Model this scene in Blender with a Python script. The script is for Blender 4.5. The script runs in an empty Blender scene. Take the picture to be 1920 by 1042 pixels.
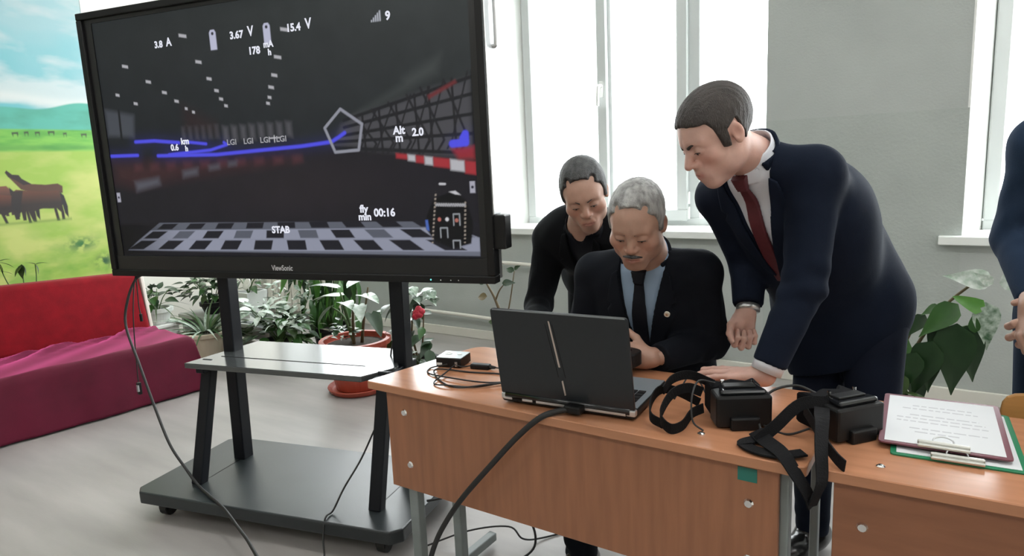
import bpy, bmesh, math, random
import numpy as np
from mathutils import Vector, Matrix
random.seed(7); rng = np.random.default_rng(7)
R_ = math.radians
scene = bpy.context.scene
COL = scene.collection

# ------------------------------------------------------------------ camera
cam_d = bpy.data.cameras.new('camera'); cam = bpy.data.objects.new('camera', cam_d); COL.objects.link(cam)
cam_d.sensor_fit = 'HORIZONTAL'; cam_d.sensor_width = 36.0; cam_d.lens = 36.0*1268/1920
cam_d.clip_start = .05; cam_d.clip_end = 200
def cam_matrix(pitch, roll, yaw, loc):
    p, r, w = R_(pitch), R_(roll), R_(yaw)
    F = Vector((0, math.cos(p), -math.sin(p))); R0 = Vector((1, 0, 0)); U0 = Vector((0, math.sin(p), math.cos(p)))
    U = math.cos(r)*U0+math.sin(r)*R0; Rr = math.cos(r)*R0-math.sin(r)*U0
    M = Matrix.Rotation(w, 3, 'Z'); Rr, U, F = M@Rr, M@U, M@F
    m = Matrix((Rr, U, -F)).transposed().to_4x4(); m.translation = loc
    return m
cam.matrix_world = cam_matrix(9.65, 2.6, 34.2, Vector((0, 0, 1.34)))
scene.camera = cam

# ------------------------------------------------------------------ world, light, exposure
world = bpy.data.worlds.new('world'); scene.world = world; world.use_nodes = True
bg = world.node_tree.nodes['Background']
bg.inputs[0].default_value = (.955, .98, 1.0, 1); bg.inputs[1].default_value = 6.5
vs = scene.view_settings
vs.view_transform = 'Standard'; vs.look = 'None'; vs.gamma = 1; vs.use_curve_mapping = False; vs.exposure = 1.18
scene.cycles.max_bounces = 10; scene.cycles.diffuse_bounces = 6; scene.cycles.glossy_bounces = 4
scene.cycles.transparent_max_bounces = 12
scene.cycles.sample_clamp_indirect = 6.0; scene.cycles.caustics_reflective = False; scene.cycles.caustics_refractive = False
def area(name, loc, rot, sx, sy, power=0, portal=False, col=(1, 1, 1)):
    l = bpy.data.lights.new(name, 'AREA'); l.shape = 'RECTANGLE'; l.size = sx; l.size_y = sy; l.energy = power; l.color = col
    if portal: l.cycles.is_portal = True
    o = bpy.data.objects.new(name, l); o.location = loc; o.rotation_euler = rot; COL.objects.link(o); return o

# ------------------------------------------------------------------ materials
def mat(name, col, rough=.6, metal=0, spec=.5, noise=0, nscale=8, nstretch=(1, 1, 1), bump=0, bscale=60, emit=None, estr=1, attr=None, sheen=0, coat=0, col2=None, detail=4, stint=None):
    m = bpy.data.materials.new(name); m.use_nodes = True; nt = m.node_tree; b = nt.nodes['Principled BSDF']
    N = nt.nodes.new; L = nt.links.new
    b.inputs['Base Color'].default_value = (*col, 1); b.inputs['Roughness'].default_value = rough; b.inputs['Metallic'].default_value = metal
    b.inputs['Specular IOR Level'].default_value = spec
    if sheen: b.inputs['Sheen Weight'].default_value = sheen; b.inputs['Sheen Roughness'].default_value = .3; b.inputs['Sheen Tint'].default_value = (*(stint or (1, 1, 1)), 1)
    if coat: b.inputs['Coat Weight'].default_value = coat; b.inputs['Coat Roughness'].default_value = .15
    tc = N('ShaderNodeTexCoord'); src = None
    if noise or col2:
        mp = N('ShaderNodeMapping'); mp.inputs['Scale'].default_value = nstretch; L(tc.outputs['Object'], mp.inputs[0])
        nz = N('ShaderNodeTexNoise'); nz.inputs['Scale'].default_value = nscale; nz.inputs['Detail'].default_value = detail; L(mp.outputs[0], nz.inputs[0])
        rp = N('ShaderNodeValToRGB'); rp.color_ramp.elements[0].position = .3; rp.color_ramp.elements[1].position = .7
        a = [max(0, c*(1-noise)) for c in col]; c2 = col2 if col2 else [min(1, c*(1+noise)) for c in col]
        rp.color_ramp.elements[0].color = (*a, 1); rp.color_ramp.elements[1].color = (*c2, 1)
        L(nz.outputs[0], rp.inputs[0]); src = rp.outputs[0]
    if attr:
        at = N('ShaderNodeAttribute'); at.attribute_name = attr
        if src:
            mx = N('ShaderNodeMix'); mx.data_type = 'RGBA'; mx.blend_type = 'MULTIPLY'; mx.inputs[0].default_value = 1
            L(src, mx.inputs[6]); L(at.outputs['Color'], mx.inputs[7]); src = mx.outputs[2]
        else: src = at.outputs['Color']
    if src: L(src, b.inputs['Base Color'])
    if bump:
        n2 = N('ShaderNodeTexNoise'); n2.inputs['Scale'].default_value = bscale; n2.inputs['Detail'].default_value = 3
        mp2 = N('ShaderNodeMapping'); mp2.inputs['Scale'].default_value = nstretch; L(tc.outputs['Object'], mp2.inputs[0]); L(mp2.outputs[0], n2.inputs[0])
        bp = N('ShaderNodeBump'); bp.inputs['Strength'].default_value = bump; bp.inputs['Distance'].default_value = .01; L(n2.outputs[0], bp.inputs['Height']); L(bp.outputs[0], b.inputs['Normal'])
    if emit is not None:
        b.inputs['Emission Color'].default_value = (*emit, 1); b.inputs['Emission Strength'].default_value = estr
        if attr: L(src, b.inputs['Emission Color'])
    return m
def s2l(*c):  # sRGB 0-255 to linear
    return tuple((x/255/12.92 if x/255 < .04045 else ((x/255+.055)/1.055)**2.4) for x in c)

M = {}
M['wall'] = mat('painted wall', (.415, .44, .425), .85, noise=.05, nscale=3, bump=.15, bscale=90)
M['wall_low'] = M['wall']
M['wall_cream'] = mat('cream wall', (.72, .70, .64), .85, noise=.03, nscale=3)
M['ceil'] = mat('ceiling paint', (.8, .8, .78), .9)
M['white_pvc'] = mat('white window plastic', (.56, .585, .58), .35)
M['sill'] = mat('white sill', (.80, .82, .80), .45)
M['black_plastic'] = mat('black plastic', (.006, .006, .0065), .45, noise=.1, nscale=40, spec=.3)
M['black_gloss'] = mat('glossy black plastic', (.010, .011, .013), .16)
M['black_metal'] = mat('black powder coat', (.005, .006, .009), .45, spec=.25, bump=.05, bscale=300)
M['cart_base'] = mat('dark grey board', (.020, .025, .027), .36, noise=.15, nscale=5, bump=.04, bscale=300)
M['shelf'] = mat('satin dark shelf', (.05, .055, .056), .16, spec=1.0)
M['silver'] = mat('aluminium', (.62, .63, .64), .32, metal=.85)
M['chrome'] = mat('chrome', (.8, .8, .8), .12, metal=1)
M['steel_grey'] = mat('grey painted steel', (.20, .225, .225), .4, noise=.1, nscale=14)
M['rubber'] = mat('black rubber', (.012, .012, .012), .6)
M['white'] = mat('white paint', (.75, .76, .74), .5)
M['paper'] = mat('paper', (.66, .68, .70), .8)
M['ink'] = mat('grey ink', (.50, .51, .54), .9)

# ------------------------------------------------------------------ object helpers
def thing(name, label, cat, loc=(0, 0, 0), rz=0, group=None):
    o = bpy.data.objects.new(name, None); o.empty_display_size = .1; COL.objects.link(o)
    o.location = loc; o.rotation_euler = (0, 0, rz); o['label'] = label; o['category'] = cat
    if group: o['group'] = group
    o.matrix_world = Matrix.Translation(loc) @ Matrix.Rotation(rz, 4, 'Z')
    return o
def tag(o, label, cat, group=None):
    o['label'] = label; o['category'] = cat
    if group: o['group'] = group
    return o
def link(name, me, m=None, parent=None, world=False, smooth=False, label=None):
    """one mesh object; world=True: its mesh is written in world coordinates although it has a parent"""
    o = bpy.data.objects.new(name, me); COL.objects.link(o)
    if m is not None:
        if isinstance(m, (list, tuple)):
            for k in m: me.materials.append(k)
        elif not me.materials: me.materials.append(m)
    if parent is not None:
        o.parent = parent
        if world:
            w = parent
            mat_w = Matrix.Identity(4); chain = []
            while w is not None: chain.append(w); w = w.parent
            for w in reversed(chain): mat_w = mat_w @ w.matrix_parent_inverse @ w.matrix_basis
            o.matrix_parent_inverse = mat_w.inverted()
    if smooth: me.polygons.foreach_set('use_smooth', [True]*len(me.polygons))
    if label: o['label'] = label
    return o
def struct(o): o['kind'] = 'structure'; return o
def mesh_of(v, f, name='mesh'):
    me = bpy.data.meshes.new(name); me.from_pydata([tuple(map(float, x)) for x in v], [], [tuple(map(int, x)) for x in f]); me.update(); return me
class MB:
    """collects shapes into one mesh"""
    def __init__(s): s.v = []; s.f = []
    def add(s, v, f):
        b = len(s.v); s.v += [tuple(x) for x in v]; s.f += [tuple(b+i for i in q) for q in f]; return s
    def box(s, lo, hi):
        x0, y0, z0 = lo; x1, y1, z1 = hi
        return s.add([(x0,y0,z0),(x1,y0,z0),(x1,y1,z0),(x0,y1,z0),(x0,y0,z1),(x1,y0,z1),(x1,y1,z1),(x0,y1,z1)],
                     [(3,2,1,0),(4,5,6,7),(0,1,5,4),(1,2,6,5),(2,3,7,6),(3,0,4,7)])
    def prism(s, poly, z0, z1, ax='z'):
        n = len(poly)
        def P(a, b, c): return {'z': (a, b, c), 'y': (a, c, b), 'x': (c, a, b)}[ax]
        v = [P(a, b, z0) for a, b in poly]+[P(a, b, z1) for a, b in poly]
        f = [tuple(range(n))[::-1], tuple(range(n, 2*n))]+[(i, (i+1) % n, n+(i+1) % n, n+i) for i in range(n)]
        return s.add(v, f)
    def bar(s, a, b, w, h, up=(0, 0, 1)):
        a = Vector(a); b = Vector(b); d = (b-a).normalized(); x = d.cross(Vector(up)).normalized(); y = x.cross(d)
        v = [];
        for p in (a, b):
            for sx, sy in ((-1,-1),(1,-1),(1,1),(-1,1)): v.append(tuple(p+x*sx*w/2+y*sy*h/2))
        return s.add(v, [(3,2,1,0),(4,5,6,7),(0,1,5,4),(1,2,6,5),(2,3,7,6),(3,0,4,7)])
    def tube(s, pts, r, n=8, cap=True):
        pts = [Vector(p) for p in pts]; rr = r if hasattr(r, '__len__') else [r]*len(pts)
        v = []; ref = Vector((0, 0, 1))
        prev = None
        for i, p in enumerate(pts):
            d = (pts[min(i+1, len(pts)-1)]-pts[max(i-1, 0)])
            d = d.normalized() if d.length > 1e-9 else Vector((0, 0, 1))
            if prev is None:
                x = d.cross(ref if abs(d.z) < .9 else Vector((1, 0, 0))).normalized()
            else:
                x = (prev-d*prev.dot(d)); x = x.normalized() if x.length > 1e-6 else d.orthogonal().normalized()
            prev = x; y = d.cross(x)
            for k in range(n):
                a = 2*math.pi*k/n; v.append(tuple(p+(x*math.cos(a)+y*math.sin(a))*rr[i]))
        f = [(i*n+k, i*n+(k+1) % n, (i+1)*n+(k+1) % n, (i+1)*n+k) for i in range(len(pts)-1) for k in range(n)]
        if cap: f += [tuple(range(n))[::-1], tuple(range((len(pts)-1)*n, len(pts)*n))]
        return s.add(v, f)
    def lathe(s, prof, c=(0, 0, 0), n=24, squash=1.0):
        v = []
        for r, z in prof:
            for k in range(n):
                a = 2*math.pi*k/n; v.append((c[0]+r*math.cos(a), c[1]+r*math.sin(a)*squash, c[2]+z))
        f = [(i*n+k, i*n+(k+1) % n, (i+1)*n+(k+1) % n, (i+1)*n+k) for i in range(len(prof)-1) for k in range(n)]
        f += [tuple(range(n))[::-1], tuple(range((len(prof)-1)*n, len(prof)*n))]
        return s.add(v, f)
    def ball(s, c, r, n=10, m=6):
        prof = [(max(1e-4, r*math.sin(math.pi*i/m)), -r*math.cos(math.pi*i/m)) for i in range(m+1)]
        return s.lathe(prof, c, n)
    def build(s, name, m, parent=None, bevel=0, seg=2, smooth=False, world=False, label=None):
        me = mesh_of(s.v, s.f, name)
        bm = bmesh.new(); bm.from_mesh(me)
        bmesh.ops.recalc_face_normals(bm, faces=bm.faces)
        if bevel:
            es = [e for e in bm.edges if len(e.link_faces) == 2 and e.calc_face_angle(0) > .5]
            bmesh.ops.bevel(bm, geom=es, offset=bevel, segments=seg, affect='EDGES', profile=.5, clamp_overlap=True)
        bm.to_mesh(me); bm.free()
        o = link(name, me, m, parent, world, smooth, label)
        if smooth and bevel == 0: pass
        return o
def spline(pts, n=10):
    """Catmull-Rom through the points"""
    P = [Vector(p) for p in pts]; P = [P[0]*2-P[1]]+P+[P[-1]*2-P[-2]]; out = []
    for i in range(1, len(P)-2):
        for k in range(n):
            t = k/n; a, b, c, d = P[i-1], P[i], P[i+1], P[i+2]
            out.append(.5*((2*b)+(c-a)*t+(2*a-5*b+4*c-d)*t*t+(3*b-a-3*c+d)*t**3))
    out.append(P[-2]); return out
def font(name, body, size, m, parent, loc, rot=(R_(90), 0, 0), bold=0, sx=1.0, align='CENTER'):
    c = bpy.data.curves.new(name, 'FONT'); c.body = body; c.size = size; c.align_x = align; c.align_y = 'CENTER'; c.offset = bold; c.resolution_u = 3
    tmp = bpy.data.objects.new('tmp', c); COL.objects.link(tmp); dg = bpy.context.evaluated_depsgraph_get()
    me = bpy.data.meshes.new_from_object(tmp.evaluated_get(dg)); bpy.data.objects.remove(tmp); me.materials.clear(); me.materials.append(m)
    o = bpy.data.objects.new(name, me); COL.objects.link(o); o.parent = parent; o.location = loc; o.rotation_euler = rot; o.scale = (sx, 1, 1)
    return o
def sd_poly(px, py, poly):
    """signed distance to a polygon (numpy)"""
    px = np.asarray(px, np.float32); py = np.asarray(py, np.float32)
    d = np.full(px.shape, 1e9, np.float32); s = np.ones(px.shape, np.float32); n = len(poly)
    for i in range(n):
        ax, ay = poly[i]; bx, by = poly[i-1]
        ex, ey = bx-ax, by-ay; wx, wy = px-ax, py-ay
        t = np.clip((wx*ex+wy*ey)/(ex*ex+ey*ey+1e-12), 0, 1)
        dx, dy = wx-ex*t, wy-ey*t; d = np.minimum(d, dx*dx+dy*dy)
        c1 = py >= ay; c2 = py < by; c3 = ex*wy > ey*wx
        fl = (c1 & c2 & c3) | (~c1 & ~c2 & ~c3); s = np.where(fl, -s, s)
    return np.sqrt(d)*s
def sd_line(px, py, pts):
    d = np.full(px.shape, 1e9, np.float32)
    for (ax, ay), (bx, by) in zip(pts[:-1], pts[1:]):
        ex, ey = bx-ax, by-ay; t = np.clip(((px-ax)*ex+(py-ay)*ey)/(ex*ex+ey*ey+1e-12), 0, 1)
        d = np.minimum(d, np.hypot(px-ax-ex*t, py-ay-ey*t))
    return d
def nz2(x, y, seed=0, oct=4):
    """smooth value noise in the plane, 0..1"""
    out = 0; amp = .5; tot = 0
    for o in range(oct):
        r = np.random.default_rng(seed+o); T = r.random((64, 64)); f = 2**o
        X = x*f; Y = y*f; xi = np.floor(X).astype(int); yi = np.floor(Y).astype(int); u = X-xi; v = Y-yi
        u = u*u*(3-2*u); v = v*v*(3-2*v); g = lambda a, b: T[(xi+a) % 64, (yi+b) % 64]
        out = out+amp*((g(0,0)*(1-u)+g(1,0)*u)*(1-v)+(g(0,1)*(1-u)+g(1,1)*u)*v); tot += amp; amp *= .5
    return out/tot
def picture_mesh(name, u0, u1, v0, v1, nu, nv, paint, place):
    """a finely gridded flat print: paint(u, v) gives linear colours stored on the grid, place(u, v) its points"""
    u = np.linspace(u0, u1, nu) if np.isscalar(nu) else nu; v = np.linspace(v0, v1, nv) if np.isscalar(nv) else nv; nu, nv = len(u), len(v); U, V = np.meshgrid(u, v); C = paint(U, V)
    P = place(U, V).reshape(-1, 3); i = np.arange(nu*nv).reshape(nv, nu)
    q = np.stack([i[:-1, :-1], i[:-1, 1:], i[1:, 1:], i[1:, :-1]], -1).reshape(-1, 4)
    me = np_mesh(name, P, q); a = me.color_attributes.new('print', 'FLOAT_COLOR', 'POINT')
    a.data.foreach_set('color', np.concatenate([C.reshape(-1, 3), np.ones((nu*nv, 1))], 1).astype(np.float32).ravel()); return me
def np_mesh(name, P, q):
    me = bpy.data.meshes.new(name); me.vertices.add(len(P)); me.vertices.foreach_set('co', np.asarray(P, np.float32).ravel())
    me.loops.add(q.size); me.loops.foreach_set('vertex_index', q.ravel().astype(np.int32)); k = q.shape[1]
    me.polygons.add(len(q)); me.polygons.foreach_set('loop_start', np.arange(0, q.size, k, dtype=np.int32))
    try: me.polygons.foreach_set('loop_total', np.full(len(q), k, np.int32))
    except Exception: pass
    me.update(calc_edges=True); me.validate(); return me
def lerp(a, b, t): return np.asarray(a)*(1-t)+np.asarray(b)*t
def put(C, col, cov):
    cov = np.clip(cov, 0, 1)[..., None]; return C*(1-cov)+np.asarray(col, float)*cov

# ------------------------------------------------------------------ room shell
XL, XR, YB, YW, ZC, TH = -5.6, 4.4, -4.2, 4.10, 3.1, .35
WT = 2.75   # window head
fl_m = mat('grey oak linoleum', (.345, .325, .312), .40, noise=.14, nscale=1.4, nstretch=(1, 5, 1), bump=.03, bscale=40, detail=6)
struct(MB().box((XL-.3, YB-.3, -.1), (XR+.3, YW+TH, 0)).build('floor', fl_m))
struct(MB().box((XL-.3, YB-.3, ZC), (XR+.3, YW+TH, ZC+.1)).build('ceiling', M['ceil']))
struct(MB().box((XL-.2, YB, 0), (XL, YW+TH, ZC)).build('wall_left', M['wall_cream']))
struct(MB().box((XR, YB, 0), (XR+.2, YW+TH, ZC)).build('wall_right', M['wall_cream']))
struct(MB().box((XL-.2, YB-.2, 0), (XR+.2, YB, ZC)).build('wall_back', M['wall_cream']))
ZS = .83
wins = [(-5.56, -3.50, -5.45, -3.50), (-3.05, -.985, -2.82, -.985), (-.018, 2.05, .069, 2.05), (2.9, 4.2, 2.97, 4.2)]   # face left/right, frame left/right
wb = MB()
wb.box((XL, YW, 0), (XR, YW+TH, ZS)); wb.box((XL, YW, WT), (XR, YW+TH, ZC))
wb.box((XL, YW, ZS), (wins[0][0], YW+TH, WT))
for a, b in ((0, 1), (1, 2), (2, 3)): wb.box((wins[a][1], YW, ZS), (wins[b][0], YW+TH, WT))
wb.box((wins[3][1], YW, ZS), (XR, YW+TH, WT))
struct(wb.build('wall_window', M['wall']))
rv = MB()   # splayed white plaster reveals on the left of each opening
for x0, x1, f0, f1 in wins:
    rv.prism([(x0+.0005, YW-.002), (f0, YW+TH), (x0-.01, YW+TH), (x0-.01, YW-.002)], ZS, WT)
struct(rv.build('trim_1', M['white']))
def window(n, x0, x1, cuts, sash):
    """frame round the opening at the outer end of the reveal; cuts: mullion centres"""
    y0 = YW+TH-.03; y1 = YW+TH+.05
    fr = MB(); zb = ZS+.02
    fr.box((x0, y0, zb), (x1, y1, zb+.075)); fr.box((x0, y0, WT-.07), (x1, y1, WT))
    fr.box((x0, y0+.001, zb+.074), (x0+.07, y1-.001, WT-.069)); fr.box((x1-.07, y0+.001, zb+.074), (x1, y1-.001, WT-.069))
    for c in cuts: fr.box((c-.045, y0+.002, zb+.074), (c+.045, y1-.002, WT-.069))
    o = struct(fr.build('window_%d' % n, M['white_pvc'], bevel=.006, seg=1))
    if sash:
        a, b = sash; s = MB(); ys = y0-.03; w = .078
        s.box((a, ys, zb+.055), (b, y0+.02, zb+.055+w)); s.box((a, ys, WT-.06-w), (b, y0+.02, WT-.06))
        s.box((a, ys+.001, zb+.055+w-.001), (a+w, y0+.019, WT-.059-w)); s.box((b-w, ys+.001, zb+.055+w-.001), (b, y0+.019, WT-.059-w))
        s.build('opening_sash', M['white_pvc'], o, bevel=.007, seg=1)
        h = MB(); hx = a+w*.5; h.box((hx-.014, ys-.008, 1.76), (hx+.014, ys, 1.87))
        h.tube(spline([(hx, ys-.01, 1.84), (hx, ys-.05, 1.83), (hx-.004, ys-.055, 1.78), (hx-.008, ys-.05, 1.70)], 6), .011, 8)
        h.build('window_handle', M['white'], o, smooth=True)
        hg = MB()
        for z in (.92, 1.02): hg.tube([(b+.012, ys-.004, z), (b+.012, ys-.004, z+.08)], .008, 8)
        hg.build('hinge', M['white'], o, smooth=True)
    edges = [x0+.07]+sum([[c-.045, c+.045] for c in cuts], [])+[x1-.07]
    for k in range(0, len(edges), 2):
        MB().box((edges[k], y0+.03, zb+.07), (edges[k+1], y0+.038, WT-.06)).build('pane', M['glass'], o)
g = bpy.data.materials.new('window glass'); g.use_nodes = True; nt = g.node_tree; nt.nodes.clear()
out = nt.nodes.new('ShaderNodeOutputMaterial'); mx = nt.nodes.new('ShaderNodeMixShader'); tr = nt.nodes.new('ShaderNodeBsdfTransparent'); gl = nt.nodes.new('ShaderNodeBsdfGlossy')
tr.inputs[0].default_value = (.96, .97, .965, 1); gl.inputs['Roughness'].default_value = .03; mx.inputs[0].default_value = .06
nt.links.new(tr.outputs[0], mx.inputs[1]); nt.links.new(gl.outputs[0], mx.inputs[2]); nt.links.new(mx.outputs[0], out.inputs[0]); M['glass'] = g
window(1, -2.82, -.985, (-2.14, -1.52), (-2.20, -1.55))
window(2, .069, 2.05, (.75, 1.4), None)
window(3, 2.97, 4.2, (3.6,), None)
window(4, -5.45, -3.50, (-4.4,), None)
for x0, x1, f0, f1 in wins:
    sl = MB().box((x0-.10, YW-.055, ZS), (x1+.10, YW, ZS+.045)).box((f0-.001, YW, ZS), (f1, YW+TH+.03, ZS+.045))
    sl.prism([(x0, YW-.001), (f0, YW-.001), (f0, YW+TH)], ZS, ZS+.045)
    struct(sl.build('trim_sill', M['sill'], bevel=.004, seg=1)).name = 'trim_%d' % (2+wins.index((x0, x1, f0, f1)))
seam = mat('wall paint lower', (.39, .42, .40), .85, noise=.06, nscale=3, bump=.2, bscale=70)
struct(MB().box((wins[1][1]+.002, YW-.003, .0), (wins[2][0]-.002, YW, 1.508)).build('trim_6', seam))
struct(MB().box((XL+.001, YW-.02, 0), (XR, YW, .07)).build('baseboard_window', M['wall_cream'], bevel=.004))
struct(MB().box((XL, YB, 0), (XL+.02, YW, .07)).build('baseboard_left', M['wall_cream'], bevel=.004))
# heating pipes along the window wall
pp = MB(); pp.tube(spline([(-5.4, YW-.06, .66), (-3.4, YW-.06, .63), (-2.6, YW-.06, .615), (-2.3, YW-.06, .60)], 6), .013, 8)
tag(pp.build('heating_pipe', M['wall_cream'], smooth=True), 'thin painted heating pipe running along the wall just under the window sill', 'pipe')
pp = MB(); pp.tube(spline([(-3.9, YW-.06, .20), (-3.2, YW-.06, .19), (-2.7, YW-.06, .175), (-2.3, YW-.06, .15), (-1.2, YW-.06, .13)], 6), .014, 8)
tag(pp.build('heating_pipe', M['wall_cream'], smooth=True), 'painted heating pipe low on the wall behind the wooden desk', 'pipe')
for o in (-4.4, -2.0, 1.0, 3.55):
    p_ = area('window_portal', (o, YW+TH+.10, 1.8), (R_(-90), 0, 0), 2.1 if o < 3 else 1.3, 1.95, portal=True)
# radiator under the windows at the corner
rad = thing('radiator', 'cream ribbed heating radiator against the window wall behind the plants', 'radiator', (-5.0, YW-.14, .08))
for k in range(11):
    MB().box((-.48+k*.088, -.035, .0), (-.48+k*.088+.066, .035, .52)).build('rib', M['wall_cream'], rad, bevel=.012)
MB().tube([(-.5, 0, .04), (.5, 0, .04)], .018, 8).tube([(-.5, 0, .48), (.5, 0, .48)], .018, 8).box((-.46, .03, .2), (-.42, .12, .24)).box((.42, .03, .2), (.46, .12, .24)).build('pipe', M['wall_cream'], rad, smooth=True)

# unseen ceiling lamps, added as fill light for the room
def fill_lamp(x, y, where):
    t = thing('fill_lamp', 'unseen white ceiling lamp added as fill light '+where, 'lamp', (x, y, ZC), 0, 'added fill lamps')
    MB().box((-.65, -.1, -.06), (.65, .1, 0)).build('body', M['white'], t, bevel=.006)
    MB().box((-.62, -.085, -.075), (.62, .085, -.061)).build('diffuser', M['lamp'], t)
M['lamp'] = mat('fill lamp diffuser', (.9, .9, .9), .5, emit=(1, .99, .97), estr=12.0)
for x, y, w_ in ((-2.4, -1.2, 'before the big display'), (.4, -1.2, 'before the two desks'), (3.0, -1.2, 'far from the windows by the bare wall'), (-2.4, 1.4, 'over the display cart'), (.4, 1.4, 'over the right-hand desk'), (3.0, 1.4, 'beside the bare wall near the windows')): fill_lamp(x, y, w_)
# ------------------------------------------------------------------ big display on its cart
O_ = Vector((-2.704, 1.219, 0))
cart = thing('display_cart', 'black rolling cart with a wide flat base carrying the big display', 'cart', O_, R_(14.0))
def chamf(x0, x1, y0, y1, c): return [(x0+c, y0), (x1-c, y0), (x1, y0+c), (x1, y1-c), (x1-c, y1), (x0+c, y1), (x0, y1-c), (x0, y0+c)]
MB().prism(chamf(0, 1.20, 0, .56, .035), .07, .12).build('base', M['cart_base'], cart, bevel=.006)
sm = MB()
for x in (.222, 1.035): sm.box((x-.002, .15, .1195), (x+.002, .36, .1206))
sm.build('seam', M['black_plastic'], cart)
for x, y in ((.10, .06), (1.10, .06), (.10, .50), (1.10, .50)):
    c = MB().tube([(x, y, .05), (x, y, .072)], .018, 10).box((x-.02, y-.018, .03), (x+.02, y+.018, .055)).build('caster', M['black_plastic'], cart)
    MB().tube([(x-.016, y+.012, .033), (x+.016, y+.012, .033)], .033, 16).build('wheel', M['rubber'], c, smooth=False)
for x in (.216, 1.04):
    MB().bar((x, .13, .115), (x, .265, .60), .050, .042, (0, 1, 0)).build('leg', M['black_metal'], cart, bevel=.005)
    MB().bar((x, .385, .115), (x, .43, 1.75), .056, .060, (0, 1, 0)).build('upright', M['black_metal'], cart, bevel=.005)
    MB().bar((x, .20, .575), (x, .47, .575), .04, .035, (0, 0, 1)).build('bracket', M['black_metal'], cart, bevel=.004)
MB().bar((.216, .455, 1.35), (1.04, .455, 1.35), .05, .08, (0, 0, 1)).build('crossbar', M['black_metal'], cart, bevel=.004)
shp = [(.155, .185), (.985, .18), (1.055, .30), (1.055, .335), (.93, .55), (.22, .55)]
sh = MB().prism(shp, .580, .602).build('shelf', M['shelf'], cart, bevel=.004)
MB().box((.24, .30, .602), (.93, .304, .6035)).build('seam', M['black_plastic'], sh)

BLP = Vector((-3.1133, 1.4527, .9287)); TW, THt = 1.82, 1.098
tv = thing('interactive_display', 'huge flat display on the cart showing a dark racing hall', 'display', BLP, R_(13.3))
fr = MB()
fr.box((0, 0, 0), (TW, .05, .028)).box((0, 0, THt-.028), (TW, .05, THt)).box((0, 0, .028), (.028, .05, THt-.028)).box((TW-.028, 0, .028), (TW, .05, THt-.028))
fr.build('frame', M['black_plastic'], tv, bevel=.004)
bz = mat('bezel black', (.006, .006, .007), .3)
MB().box((.028, .010, .028), (TW-.028, .05, .088)).box((.028, .012, 1.054), (TW-.028, .05, THt-.028)).box((.028, .012, .088), (.071, .05, 1.054)).box((1.766, .012, .088), (TW-.028, .05, 1.054)).build('bezel', bz, tv)
MB().box((.01, .05, .01), (TW-.004, .085, THt-.01)).build('back_cover', M['silver'], tv, bevel=.004)
MB().box((TW-.002, .008, .24), (TW+.004, .078, THt-.004)).build('side_trim', M['silver'], tv, bevel=.002, label='aluminium side trim')
MB().tube(spline([(TW+.002, .07, .80), (TW+.012, .07, .80), (TW+.016, .07, .82), (TW+.016, .07, .94), (TW+.012, .07, .965), (TW+.002, .07, .965)], 5), .007, 8).build('grip', M['silver'], tv, smooth=True)
MB().box((TW-.01, .012, .12), (TW+.04, .075, .238)).build('side_module', M['black_plastic'], tv, bevel=.005)
def lin(c): return np.array(s2l(*c))
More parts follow.
